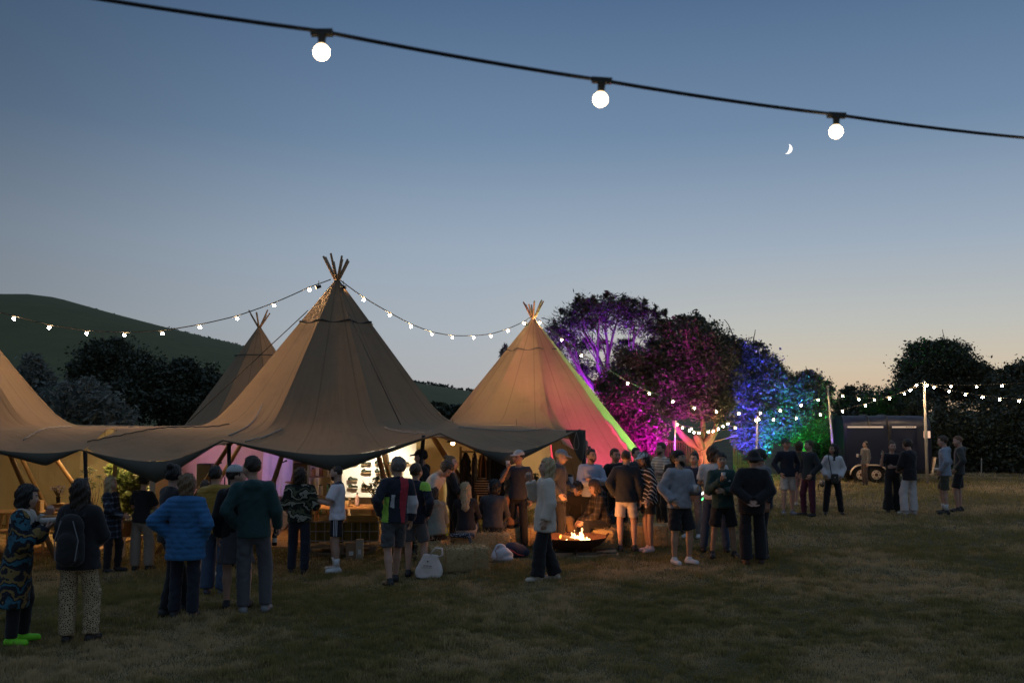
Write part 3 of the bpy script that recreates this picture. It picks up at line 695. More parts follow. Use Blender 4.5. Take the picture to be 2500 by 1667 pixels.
festoon('second short festoon string behind the forked-trunk one', ((1652, 1034), (1852, 1026)), zm(1500, 700, .3188, (590, 1088), (925, 1080), (1085, 1022)), 34, 34)
festoon('festoon string from the bulb-topped pole past the trailer roof', ((1848, 1020), (2258, 940)), zm(1500, 700, .3188, (1105, 1016), (1218, 1017), (1393, 1007)) + [(2003, 1012), (2057, 1004), (2113, 990), (2172, 973), (2222, 953)], 33.5, 34)
festoon('festoon string between the two tall white poles above the trailer', ((2022, 945), (2256, 934)), zm(1880, 920, .2424, (732, 192), (893, 227), (1052, 232), (1205, 214), (1355, 172), (1420, 130), (1476, 84)), 33, 34)
festoon('festoon string from the tall pole out to the right edge', ((2257, 934), (2680, 990)), zm(1880, 920, .2424, (1580, 88), (1650, 107), (1803, 147), (1968, 180), (2140, 205)) + [(2440, 975), (2488, 979), (2545, 983), (2610, 986)], 34, 26)
festoon('higher festoon string behind the tall pole at the right edge', ((2259, 938), (2720, 925)), [(2322, 944), (2384, 944), (2446, 942), (2510, 938), (2580, 934), (2650, 929)], 34, 30)
PVC = mat('white_pole_paint', (.36, .34, .31), .6)
def lightpole(label, top, base, d, r=.035):
    b = P(*base, d); b.z = gz(b.x, b.y); a = P(*top, d); t = thing('festoon_pole', label, 'pole', b)
    obj('shaft', tube([(0, 0, -.05), (a - b) * .5, a - b], [r, r, r * .8], 10), PVC, t, True); obj('cap', sph(a - b + Vector((0, 0, .01)), r * 1.4, 8, 5), PVC, t, True)
lightpole('white pole rising left of the trailer', (2021, 945), (2040, 1170), 33); lightpole('tall white pole at the tow-bar end of the trailer', (2256, 934), (2264, 1170), 34, .05)
lightpole('thin white pole left of the pink-lit trunk', (1649, 1030), (1645, 1172), 33.5, .03); lightpole('white pole topped by clustered bulbs beside the blue-lit tree', (1848, 1018), (1847, 1175), 33.5, .035)

# ================================================================== LAMPS: tree uplights, tent lamps
BLK = mat('black_plastic', (.012, .012, .013), .45, 0, .1, 8, .05)
def uplight(label, px, d, target, energy, col, angle=60, z=.25, yoke=True, cat='spotlight', name='uplight'):
    g = GD(px, d) if not isinstance(px, Vector) else px
    t = thing(name, label, cat, g); tg = Vector(target); c = Vector((0, 0, z)); dr = (tg - g - c).normalized(); side = dr.cross(Vector((0, 0, 1))).normalized()
    obj('housing', tube([c - dr * .12, c - dr * .04, c + dr * .1], [.05, .085, .095], 14), BLK, t, True)
    obj('lens', tube([c + dr * .088, c + dr * .094], .082, 14), emis('lens_%d%d%d_%d' % (*[int(x * 9) for x in col], int(energy)), col, 14), t)
    obj('bracket', tube([c + side * .12, c + side * .12 - Vector((0, 0, z - .02)), c - side * .12 - Vector((0, 0, z - .02)), c - side * .12], .012, 6), BLK, t)
    light(name + '_light', 'SPOT', g + c + dr * .12, energy, col, t, tg, .06, angle, .7)
uplight('small violet uplight at the foot of the pine', 1505, 37.0, P(1480, 830, 40), 4600, (.36, .03, 1), 60)
uplight('blue-violet uplight left of the pine trunk', 1470, 37.5, P(1410, 880, 40), 3600, (.22, .02, 1), 66)
uplight('magenta uplight before the low bushy tree', 1560, 32.4, P(1560, 985, 36), 2000, (1, .0, .55), 78)
uplight('second magenta uplight aimed into the broad tree', 1625, 32.6, P(1620, 900, 37), 3200, (.72, .0, .85), 56)
uplight('warm red uplight at the forked trunk', 1700, 33.6, P(1715, 1050, 36), 1000, (1, .22, .15), 66)
uplight('warm amber uplight right of the forked trunk', 1775, 33.4, P(1800, 1050, 37), 160, (1, .55, .15), 60)
uplight('blue uplight before the blue-lit tree', 1862, 33.5, P(1838, 950, 38), 12500, (.04, .03, 1), 56)
uplight('green uplight before the green-lit tree', 1920, 34.0, P(1930, 1010, 38.5), 2600, (.0, 1, .10), 52)
uplight('green uplight low beside the clustered-bulb pole', 1815, 33.0, P(1818, 1070, 36.6), 500, (.05, 1, .25), 70)
uplight('violet uplight in the grass left of the trailer', 2004, 30.5, P(1975, 880, 40), 700, (.25, .12, 1), 34)
uplight('pink flood on the grass aimed at the right tipi flank', GD(1560, 23.2), 0, P(1450, 1020, 26.3), 2300, (1, .10, .32), 66)
uplight('green flood at the right foot of the right tipi', GD(1800, 27.6), 0, P(1535, 1010, 29.2), 4200, (.30, 1, .22), 62)
GLOWG = emis('green_tube_glow', (.1, 1, .25), 6); GLOWW = emis('white_tube_glow', (1, .95, .85), 7)
# led bars on little tripods, seen between the standing groups
def ledbar(label, px, fy, zc, ang, m):
    g = G(px, fy); t = thing('light_bar', label, 'stage light', g); d = Vector((math.cos(ang), 0, math.sin(ang)))
    obj('bar', box((0, 0, zc), (.42, .06, .09), 0, Matrix.Rotation(-ang, 3, 'Y')), BLK, t); obj('tube', box(Vector((0, -.04, zc)) + Vector((0, 0, .01)), (.36, .03, .035), 0, Matrix.Rotation(-ang, 3, 'Y')), m, t)
    for a in (0, 2.1, 4.2): obj('leg', tube([(.1, 0, zc - .03), (.1 + .16 * math.cos(a), .16 * math.sin(a), 0)], .012, 6), BLK, t)
ledbar('led bar glowing green on a small tripod between the standing men', 1716, 1262, .42, R(38), GLOWG)
ledbar('led bar glowing white just behind the green one', 1722, 1246, .48, R(42), GLOWW)

# lamps inside the tipis
SHADE = mat('lamp_shade_metal', (.05, .045, .04), .4, .5); WARM = (1, .66, .30)
def pendant(label, c, energy, col, size=.12, drop=.5):
    t = thing('pendant_lamp', label, 'lamp', c)
    obj('shade', lathe([(.03, .12), (.06, .1), (.14, .0), (.15, -.01), (.135, .0), (.055, .085), (.02, .1)], 18), SHADE, t, True)
    obj('bulb', sph((0, 0, -.03), .045, 10, 7), emis('pendant_%d' % int(col[2] * 100), col, 30), t, True); obj('cord', tube([(0, 0, .1), (0, 0, drop)], .006, 5), CABLE, t)
    light('pendant_light', 'POINT', Vector(c) + Vector((0, 0, -.12)), energy, col, t, None, size)
cM, cL, cR = CT['M'], CT['L'], CT['R']
pendant('pendant lamp hanging inside the tall tipi', (cM.x + 2.4, cM.y + 1.2, 1.75), 42, WARM)
pendant('pendant lamp hanging on the right under the brim', (.1, 23.2, 1.75), 50, (1, .66, .34))
pendant('pendant lamp hanging inside the right tipi', (cR.x, cR.y - .6, 2.9), 120, WARM)
pendant('pendant lamp in the left tipi', (cL.x + 3.2, cL.y + 1.0, 1.6), 85, (1, .66, .27))
pendant('bright pendant lamp over the plants by the left tipi', (P(285, 1130, 22).x, 22.3, 1.6), 75, (1, .86, .52))
def spotcan(label, c, target, energy, col, angle, name='stage_spot'):
    sc = .5 if name == 'peak_flood' else 1
    t = thing(name, label, 'spotlight', c); dr = (Vector(target) - Vector(c)).normalized()
    obj('can', tube([-dr * .1 * sc, dr * .12 * sc], [.06 * sc, .08 * sc], 12), BLK, t, True); obj('lens', tube([dr * .115 * sc, dr * .122 * sc], .07 * sc, 12), emis('can_%d_%d' % (int(col[0] * 99), int(col[2] * 99)), col, 20), t)
    obj('clamp', tube([(0, 0, 0), (0, 0, .25 * sc)], .015 * sc, 6), BLK, t); light('spot_light', 'SPOT', Vector(c) + dr * .16, energy, col, t, target, .08, angle, .8)
spotcan('magenta stage spot hung under the tall tipi', (P(560, 1100, 22).x, 21.6, 2.05), P(560, 1110, 25.4), 60, (.9, .30, .9), 70)
spotcan('violet stage spot hung under the tall tipi', (P(640, 1100, 22).x, 21.6, 2.05), P(640, 1160, 25.4), 130, (.50, .36, 1), 95)
spotcan('white spot over the shoe display', (P(905, 1090, 21.9).x, 21.9, 2.0), P(925, 1150, 23.6), 330, (1, .86, .62), 75)
spotcan('amber spot over the picnic tables', (P(830, 1090, 20).x, 20.0, 1.75), P(830, 1240, 21), 130, (1, .52, .22), 80)

# floodlights clamped under the peaks, washing the neighbouring canvas
AMB = (1, .58, .28)
spotcan('small flood clamped on the tall tipi peak, facing the right tipi', P(838, 700, 20.8), P(1290, 900, 27.0), 1500, AMB, 50, 'peak_flood')
spotcan('small flood clamped on the tall tipi peak, facing left', P(778, 700, 20.2), P(-80, 930, 18.8), 650, AMB, 60, 'peak_flood')
spotcan('small flood clamped on the left tipi peak, facing the tall tipi', (cL.x + .5, cL.y - .5, 4.9), P(700, 930, 19.8), 1000, AMB, 54, 'peak_flood')
spotcan('small flood clamped on the right tipi peak, facing the tall tipi', P(1285, 792, 28.6), P(560, 880, 32.5), 900, AMB, 50, 'peak_flood')

# ================================================================== UNDER THE BRIM
WOOD = mat('light_timber', (.48, .30, .15), .6, 0, .25, 4, .3, 30); OLDWOOD = mat('pallet_timber', (.26, .19, .12), .85, 0, .3, 6, .5, 20); CARD = mat('cardboard', (.36, .24, .14), .9, 0, .12, 6, .1)
WHITEP = mat('white_board', (.8, .78, .74), .8, 0, .04); MUST = mat('mustard_cushion', (.20, .14, .03), .95, 0, .25, 6, .4, 15); GREYC = mat('grey_box', (.25, .25, .26), .7)
def trestle(label, g, w, h, dp=.7, m=WOOD, rz=0):
    t = thing('trestle_table', label, 'table', g, rz)
    n = 4
    for i in range(n): obj('plank', box((0, (i - (n - 1) / 2) * dp / n, h - .02), (w, dp / n - .012, .04)), m, t)
    for sx in (-1, 1):
        for sy in (-1, 1): obj('leg', tube([(sx * (w / 2 - .2), sy * .08, h - .05), (sx * (w / 2 - .12), sy * (dp / 2 - .05), 0)], .028, 6), m, t)
        obj('stretcher', box((sx * (w / 2 - .16), 0, h * .5), (.03, dp * .5, .05)), m, t)
    return t
def seat_bench(label, g, w, h=.45, m=WOOD):
    t = thing('wooden_bench', label, 'bench', g)
    for i in (-1, 1): obj('plank', box((0, i * .075, h - .018), (w, .14, .036)), m, t)
    for sx in (-1, 1):
        for sy in (-1, 1): obj('leg', tube([(sx * (w / 2 - .15), sy * .06, h - .03), (sx * (w / 2 - .1), sy * .13, 0)], .022, 6), m, t)
trestle('light timber trestle table behind the man in the white football shirt', GD(845, 21), 1.55, .76)
trestle('second timber trestle table deeper in the tall tipi', GD(790, 22.4), 1.4, .74); seat_bench('timber bench in front of the trestle table', GD(800, 20.4), 1.1)
tg = GD(95, 20.0); trestle('timber trestle table at the left behind the crowd', tg, 1.6, .74); seat_bench('timber bench under the left tipi', GD(60, 19.2), 1.2)
fl = thing('deck_floor', 'timber deck lit orange under the left tipi', 'floor', GD(95, 20.6))
for i in range(14): obj('board', box((0, (i - 7) * .2, .03), (3.6, .19, .05)), WOOD, fl)
fl = thing('deck_floor', 'timber deck lit orange under the tall tipi', 'floor', GD(760, 21.6))
for i in range(16): obj('board', box((0, (i - 8) * .2, .03), (5.2, .19, .05)), WOOD, fl)
# cushioned pallet sofa
g = GD(842, 19.2); t = thing('pallet_sofa', 'low pallet sofa with mustard cushions and a wire grid back', 'sofa', g); W2 = 1.36
for z in (.05, .17): obj('pallet_board', box((0, .05, z), (W2, .75, .03)), OLDWOOD, t)
for x in (-.6, 0, .6): obj('pallet_block', box((x, -.28, .11), (.12, .09, .09)), OLDWOOD, t)
for i in range(6): obj('back_cushion', bevbox((-.56 + i * .225, .03, .42 + (.02 if i % 2 else -.01)), (.22, .14, .40), .04, 2), MUST, t, True)
obj('cushion_throw', bevbox((.36, -.03, .66), (.62, .16, .14), .05, 2), mat('mustard_throw', (.34, .22, .06), .95, 0, .2, 6, .4), t, True)
for z in (.26, .44, .62): obj('grid_wire', tube([(-W2 / 2, -.09, z), (W2 / 2, -.09, z)], .011, 5), ROPE, t)
for i in range(9): obj('grid_wire', tube([(-W2 / 2 + i * W2 / 8, -.092, .19), (-W2 / 2 + i * W2 / 8, -.092, .63)], .008, 5), ROPE, t)
def carton(label, g, d, m=CARD, rz=.1):
    t = thing('cardboard_box', label, 'box', g, rz); obj('carton', box((0, 0, d[2] / 2), d), m, t)
    for s in (-1, 1): obj('flap', box((s * d[0] * .28, 0, d[2] + .006), (d[0] * .46, d[1] * .98, .008), 0, Matrix.Rotation(s * .12, 3, 'Y')), m, t)
    obj('shipping_label', box((0, -d[1] / 2 - .003, d[2] * .4), (d[0] * .42, .004, d[2] * .25)), WHITEP, t)
carton('brown cardboard box standing by the pallet sofa', GD(862, 18.4), (.19, .2, .30)); carton('pale cardboard box beside the brown one', GD(882, 18.35), (.13, .2, .34), mat('pale_card', (.5, .44, .34), .9))
carton('cardboard box on the left trestle table', tg + Vector((-.05, .05, .742)), (.30, .22, .20)); carton('low cardboard box at the right of the left table', tg + Vector((.46, .05, .742)), (.26, .2, .14))
# shoe wall
bc = P(925, 1146, 23.7); sd = thing('shoe_display', 'brightly lit white display wall with rows of shoes', 'display', (bc.x, bc.y, gz(bc.x, bc.y)))
obj('board', box((0, .04, bc.z - sd.location.z), (1.75, .05, 1.3)), WHITEP, sd)
for sx in (-1, 1): obj('leg', box((sx * .7, .06, (bc.z - .6 - sd.location.z) / 2), (.06, .05, bc.z - .6 - sd.location.z)), WOOD, sd)
def shoe_vf(L=.24):
    def fn(p): d = cone(p, (-.35 * L, 0, .028), (.35 * L, 0, .02), .036, .03, .8); d = smin(d, cone(p, (-.3 * L, 0, .03), (-.27 * L, 0, .085), .036, .03), .03); d = smax(d, -ell(p, (-.29 * L, 0, .11), (.032, .022, .05)), .01); return np.maximum(d, -p[:, 2])
    return surf(fn, (-.17, -.05, -.02), (.17, .05, .14), .012)
SHOEM = mesh('shoe_upper', *shoe_vf(), smooth=True); SHOEM.materials.append(mat('dark_green_shoe', (.03, .045, .03), .7))
row = 0
for r_, py in enumerate((1133, 1153, 1172, 1190)):
    for c_, px in enumerate((862, 895, 927, 948, 968, 988)):
        if (r_ * 7 + c_ * 3) % 5 == 2: continue
        p = P(px, py, 23.6); t = thing('display_shoe', 'dark shoe in the %s row, %s column of the lit display wall' % (('top', 'second', 'third', 'bottom')[r_], ('leftmost', 'second', 'third', 'fourth', 'fifth', 'rightmost')[c_]), 'shoe', p, 0, 'shoes on the lit display wall')
        link('upper', SHOEM, None, t); obj('peg_shelf', box((0, .03, -.008), (.2, .09, .012)), WOOD, t)
# potted plants, vases
def potted(name, label, g, pot_r, pot_h, blobs, n, size, m, stems=5, pm=None, **kw):
    t = thing(name, label, 'plant', g); obj('pot', lathe([(pot_r * .7, 0), (pot_r, pot_h), (pot_r * 1.08, pot_h), (pot_r * 1.08, pot_h * .9), (pot_r * .9, pot_h * .88)], 14), pm or mat('dark_pot', (.05, .05, .05), .6), t, True)
    mb = MB()
    for i in range(stems):
        c, r = blobs[i % len(blobs)]; e = Vector(c) + Vector((random.uniform(-1, 1) * r[0], random.uniform(-1, 1) * r[1], random.uniform(-.5, .8) * r[2])); mb.add(limb((0, 0, pot_h * .8), e, .012, .004, .1)[0])
    obj('stems', mb.vf, BARK, t); crown('foliage', t, blobs, n, size, m, **kw)
tt_ = GD(905, 21.0); potted('potted_olive', 'small olive bush in a pot on the trestle table', tt_ + Vector((.1, 0, .765)), .09, .14, [((0, 0, .36), (.30, .2, .22))], 380, .032, LEAF_DARK, 9, shell=.2, asp=.4)
gp = GD(310, 21.6); potted('potted_shrub', 'leafy potted shrub in strong light beside the blonde woman in plaid', gp, .22, .4, [((0, 0, 1.05), (.42, .3, .55)), ((.25, 0, .7), (.3, .25, .3)), ((-.15, 0, 1.5), (.2, .2, .2))], 1500, .075, LEAF_LIGHT, 10, shell=.15)
gp = GD(228, 21.2); potted('tall_grasses', 'tall dry grasses in a pot right of the woman with the backpack', gp, .16, .5, [((0, 0, 1.2), (.2, .15, .5))], 200, .09, LEAF_OLIVE, 16, shell=.1, asp=.08)
potted('flower_vase', 'vase of pale flowers on the left table', tg + Vector((.42, .05, .89)), .045, .13, [((0, 0, .28), (.12, .1, .09))], 220, .022, leafmat('pale_flower', (.25, .22, .3), (.45, .4, .5)), 9, shell=.2)
potted('flower_vase', 'jar of dried flowers under the brim beside the man in the white cap', GD(1290, 21.4) + Vector((0, 0, .55)), .06, .16, [((0, 0, .4), (.2, .15, .16))], 220, .04, LEAF_OLIVE, 8, shell=.2)
trestle('timber side table under the right part of the brim', GD(1285, 21.4), .9, .55)
# bottles and bowls on the table
for px, lb, c in ((876, 'clear plastic bottle on the trestle table', (.6, .5, .6)), (852, 'small jar on the trestle table', (.5, .4, .25)), (835, 'low bowl on the trestle table', (.55, .4, .25))):
    g = GD(px, 21) + Vector((0, -.1, .762)); t = thing('bottle' if 'bottle' in lb else 'jar' if 'jar' in lb else 'bowl', lb, 'bottle' if 'bottle' in lb else 'jar' if 'jar' in lb else 'bowl', g)
    if 'bottle' in lb: obj('flask', lathe([(.04, 0), (.045, .02), (.045, .15), (.018, .2), (.018, .24)], 12), mat('clear_plastic', c, .2), t, True); obj('stopper', lathe([(.02, .24), (.02, .26)], 10), BLK, t)
    elif 'jar' in lb: obj('glass', lathe([(.035, 0), (.04, .01), (.04, .1), (.03, .12)], 12), mat('jar_glass', c, .2), t, True); obj('lid', lathe([(.034, .12), (.034, .14)], 12), STEEL, t)
    else: obj('dish', lathe([(.04, 0), (.09, .05), (.095, .055), (.085, .052), (.035, .01)], 14), mat('bowl_wood', c, .5), t, True); obj('foot_ring', lathe([(.042, -.004), (.042, .006)], 14), WOOD, t)
# stage: curtain, drums, microphone stands
cur = P(600, 1130, 25.0); t = thing('stage_curtain', 'pale curtain washed violet behind the drum kit', 'curtain', (cur.x, cur.y, gz(cur.x, cur.y))); v = []; f = []
for i in range(61):
    x = -1.9 + i * 3.8 / 60; y = -.35 + .09 * math.sin(i * .9) + .05 * math.sin(i * 2.3)
    for z in (0.02, .8, 1.6, 2.32): v.append((x, y * (1.1 - .1 * z), z))
for i in range(60):
    for j in range(3): f.append((i * 4 + j, (i + 1) * 4 + j, (i + 1) * 4 + j + 1, i * 4 + j + 1))
o = obj('drape', (v, f), mat('curtain_cloth', (.62, .58, .55), .95, 0, .1, 3, .3, 8), t, True); o.modifiers.new('thickness', 'SOLIDIFY').thickness = .01; obj('rail', tube([(-2, -.3, 2.3), (2, -.3, 2.3)], .02, 8), STEEL, t)
g = GD(682, 22.8); t = thing('drum_kit', 'drum kit with chrome hardware on the violet-lit stage', 'drums', g)
CHR = mat('chrome', (.7, .7, .72), .15, 1.0); DRUMC = mat('drum_shell', (.12, .05, .16), .3)
for i, (x, y, z, r, h, ax) in enumerate(((0, 0, .3, .28, .38, 'y'), (-.26, -.05, .68, .15, .2, 'z'), (.2, -.05, .7, .16, .22, 'z'), (.5, .1, .4, .2, .36, 'z'), (-.5, -.1, .55, .18, .14, 'z'))):
    pr = [(r, -h / 2), (r * 1.03, -h / 2 + .01), (r, -h / 2 + .03), (r, h / 2 - .03), (r * 1.03, h / 2 - .01), (r, h / 2)]
    o = obj('drum', lathe(pr, 18), DRUMC, t, True, (x, y, z)); hp = obj('hoop', lathe([(r * 1.01, h / 2 - .02), (r * 1.06, h / 2 - .02), (r * 1.06, h / 2 + .01), (r * 1.01, h / 2 + .01)], 18), CHR, o, True)
    if ax == 'y': o.rotation_euler = (R(90), 0, 0)
for x, z, tl in ((-.6, .98, .1), (.62, 1.02, -.12), (.35, 1.12, .05)):
    cm = obj('cymbal', lathe([(.01, .02), (.05, .012), (.2, 0), (.2, -.004), (.03, .004)], 18), mat('brass', (.6, .42, .12), .25, 1), t, True, (x, 0, z)); cm.rotation_euler = (tl, tl, 0); obj('stand', tube([(x, 0, z), (x * 1.05, .05, 0)], .012, 6), CHR, t)
def mic(label, g, h, ln):
    t = thing('microphone_stand', label, 'microphone', g); obj('upright', tube([(0, 0, .02), (0, 0, h)], .011, 6), BLK, t); obj('boom', tube([(-.1, 0, h - .12), (ln, 0, h + .28)], .008, 6), STEEL, t)
    for a in (.3, 2.4, 4.5): obj('leg', tube([(0, 0, .06), (.28 * math.cos(a), .28 * math.sin(a), .012)], .009, 6), BLK, t)
    obj('microphone', tube([(ln, 0, h + .28), (ln + .07, 0, h + .31), (ln + .12, 0, h + .33)], [.014, .016, .026], 8), STEEL, t, True)
mic('boom microphone stand seen beside the yellow jacket', GD(552, 22.6), 1.25, -.2); mic('boom microphone stand over the drum kit', GD(676, 22.4), 1.3, .12)
t = thing('guitar_amplifier', 'orange guitar amplifier at the foot of the violet stage', 'amplifier', GD(556, 23)); obj('cabinet', bevbox((0, 0, .3), (.5, .28, .6), .03), mat('orange_vinyl', (.45, .10, .03), .6), t, True); obj('grille', box((0, -.145, .26), (.42, .012, .42)), BLK, t); obj('handle', tube([(-.1, 0, .6), (-.08, 0, .64), (.08, 0, .64), (.1, 0, .6)], .012, 6), BLK, t)
# clothes rail
a, b = GD(1125, 20.2), GD(1212, 20.2); cx = (a + b) / 2; t = thing('clothes_rail', 'timber clothes rail hung with dark coats under the brim', 'clothes rail', cx); w = (b - a).x
for s in (-1, 1): obj('upright', box((s * w / 2, 0, .86), (.05, .05, 1.72)), OLDWOOD, t)
obj('rail', tube([(-w / 2, 0, 1.62), (w / 2, 0, 1.62)], .02, 8), OLDWOOD, t)
def coat_vf(w, h):
    def fn(p):
        d = cone(p, (0, 0, h), (0, 0, h * .05), w * .34, w * .5, .34); d = smin(d, cone(p, (-w * .36, 0, h - .06), (-w * .5, 0, h * .3), .05, .045, .8), .03); d = smin(d, cone(p, (w * .36, 0, h - .06), (w * .5, 0, h * .3), .05, .045, .8), .03)
        d = smin(d, cone(p, (0, 0, h + .06), (0, 0, h), .05, .1, .5), .04); return np.maximum(d + wob(p, .012, 24, 1.1), -p[:, 2] + .02)
    return surf(fn, (-w, -.25, -.02), (w, .25, h + .16), .024)
for i, (x, w_, h_, c, nm) in enumerate(((-.26, .34, .95, (.012, .012, .015), 'black padded coat at the left of the clothes rail'), (-.08, .32, 1.0, (.016, .018, .03), 'navy coat second on the clothes rail'), (.08, .26, .9, (.06, .045, .02), 'brown jacket in the middle of the clothes rail'), (.22, .3, .98, (.02, .025, .022), 'dark green coat fourth on the clothes rail'), (.42, .36, 1.05, (.008, .008, .01), 'long black coat at the right end of the clothes rail'))):
    c = cloth(c); q = thing('hanging_coat', nm, 'coat', cx + Vector((x, -.02 * (i % 2), 1.62 - h_ - .12)), R(60 + 20 * (i % 2)) if i != 4 else .2); obj('garment', coat_vf(w_, h_), c, q, True); obj('hanger', tube([(-.14, 0, h_ + .02), (0, 0, h_ + .1), (.14, 0, h_ + .02)], .008, 5), WOOD, q); obj('hook', tube([(0, 0, h_ + .1), (0, 0, h_ + .14), (.02, 0, h_ + .16)], .004, 5), STEEL, q)
def stripes(n, l, v): z = xyz(n, l, v); return mixc(n, l, mth(n, l, 'GREATER_THAN', mth(n, l, 'SINE', mth(n, l, 'MULTIPLY', z[2], 130)), .1), (.035, .03, .025), (.5, .42, .3))
q = thing('striped_bag', 'cream and black striped tote hanging from the clothes rail', 'bag', cx + Vector((.1, -.16, .75)))
def bagf(p): return smax(ell(p, (0, 0, .18), (.19, .07, .2)), cone(p, (0, 0, 0), (0, 0, .4), .2, .2), .02) + wob(p, .008, 30, 2)
obj('pouch', surf(bagf, (-.25, -.12, -.06), (.25, .12, .45), .02), two_tone('striped_canvas', stripes), q, True)
for s in (-1, 1): obj('strap', tube([(s * .06, 0, .33), (s * .05, .02, .6), (s * .02, .1, .86)], .012, 6), mat('tan_leather', (.3, .16, .08), .6), q)
# drinks corner at the right
g = GD(1385, 21.2); trestle('timber table carrying the drinks dispenser behind the fire', g, .9, .72)
q = thing('drinks_dispenser', 'glass drinks dispenser on the table behind the fire', 'dispenser', g + Vector((0, -.1, .722))); obj('jar', lathe([(.1, .06), (.12, .08), (.12, .3), (.1, .34)], 16), mat('frosted_glass', (.6, .58, .6), .15), q, True); obj('lid', lathe([(.11, .34), (.11, .37), (.02, .39)], 16), STEEL, q, True); obj('stand', lathe([(.1, 0), (.12, .06)], 12), WOOD, q); obj('tap', tube([(0, -.12, .1), (0, -.17, .1), (0, -.17, .07)], .01, 6), STEEL, q)
def fold_chair(label, g, rz):
    t = thing('folding_chair', label, 'chair', g, rz)
    for s in (-1, 1):
        obj('leg', tube([(s * .2, -.2, 0), (s * .2, .2, .85)], .016, 6), OLDWOOD, t); obj('leg', tube([(s * .17, .22, 0), (s * .17, -.18, .47)], .016, 6), OLDWOOD, t)
    for i in range(4): obj('seat_slat', box((0, -.15 + i * .1, .46), (.38, .08, .02)), OLDWOOD, t)
    for z in (.66, .78): obj('back_slat', box((0, .11 + (z - .6) * .4, z), (.4, .02, .07)), OLDWOOD, t)
fold_chair('wooden folding chair beside the tent opening behind the fire', GD(1478, 21.4), .3); fold_chair('second folding chair behind the man with crossed arms', GD(1452, 22), -.2)
def crate(label, g, d, m, rz=0):
    t = thing('storage_box', label, 'box', g, rz); obj('tub', bevbox((0, 0, d[2] / 2), (d[0] * .94, d[1] * .94, d[2]), .02), m, t, True); obj('lid', bevbox((0, 0, d[2] + .015), (d[0], d[1], .045), .012), m, t, True)
crate('grey plastic storage box left of the fire pit', GD(1362, 18.9), (.36, .36, .42), mat('grey_plastic', (.13, .14, .15), .5)); crate('white pedal bin standing behind the backpack woman', G(285, 1362), (.26, .22, .34), mat('white_plastic', (.62, .6, .58), .5))

# ---- more of what stands about under the brim
def pa_speaker(label, g):
    t = thing('loudspeaker', label, 'speaker', g)
    obj('cabinet', bevbox((0, 0, 1.3), (.32, .3, .55), .02), BLK, t, True); obj('grille', box((0, -.153, 1.3), (.28, .01, .5)), mat('speaker_mesh', (.03, .03, .03), .8), t); obj('pole', tube([(0, 0, .1), (0, 0, 1.05)], .018, 8), STEEL, t)
    for a in (.5, 2.6, 4.7): obj('leg', tube([(0, 0, .45), (.32 * math.cos(a), .32 * math.sin(a), .01)], .012, 6), STEEL, t)
pa_speaker('black loudspeaker on a tripod at the left of the stage', GD(505, 22.2)); pa_speaker('black loudspeaker on a tripod right of the drum kit', GD(738, 22.6))
g = GD(768, 23.6); t = thing('shelf_unit', 'open timber shelf unit crowded with jars right of the stage', 'shelf', g)
for z in (.3, .75, 1.2, 1.65): obj('shelf', box((0, 0, z), (.9, .3, .03)), OLDWOOD, t)
for sx in (-1, 1): obj('upright', box((sx * .45, 0, .85), (.04, .3, 1.7)), OLDWOOD, t)
for i in range(15):
    z = (.3, .75, 1.2)[i % 3] + .016; x = -.36 + (i // 3) * .18; q = thing('storage_jar', 'jar %s from the left on the %s shelf of the timber unit' % (('first', 'second', 'third', 'fourth', 'fifth')[i // 3], ('bottom', 'middle', 'top')[i % 3]), 'jar', g + Vector((x, -.04, z)))
    h = .14 + .08 * ((i * 7) % 4) / 3; obj('glass', lathe([(.04, 0), (.05, .01), (.05, h), (.035, h + .03)], 10), mat('jar_tint_%d' % (i % 4), ((.3, .16, .06), (.1, .16, .1), (.4, .35, .25), (.2, .08, .05))[i % 4], .25), q, True); obj('lid', lathe([(.038, h + .03), (.038, h + .05)], 10), STEEL, q)
for i, (px, d) in enumerate(((1050, 22), (1010, 21.5))):
    g = GD(px, d); t = thing('bar_stool', ('timber stool standing under the brim behind the bending man', 'second timber stool nearer the shoe display')[i], 'stool', g); obj('seat', lathe([(.16, .62), (.17, .64), (.17, .66), (.15, .67)], 16), WOOD, t, True)
    for a in (.4, 1.97, 3.54, 5.11): obj('leg', tube([(.1 * math.cos(a), .1 * math.sin(a), .63), (.17 * math.cos(a), .17 * math.sin(a), 0)], .016, 6), WOOD, t)
for px, d, z, lb in ((560, 21.0, 1.95, 'trailing hops swag hung under the brim by the stage'), (255, 21.4, 1.85, 'trailing leafy swag hung under the left brim'), (930, 21.2, 1.9, 'trailing leafy swag hung before the shoe display')):
    p = GD(px, d); t = thing('leafy_swag', lb, 'garland', Vector((p.x, p.y, z))); pts = [Vector((u * 1.1, 0, -.22 * (1 - (u * 2) ** 2) * .8)) for u in np.linspace(-.5, .5, 9)]
    obj('vine', tube(pts, .008, 5), BARK, t); crown('foliage', t, [(q_, (.09, .07, .08)) for q_ in pts], 420, .035, LEAF_DARK, sprays=0)

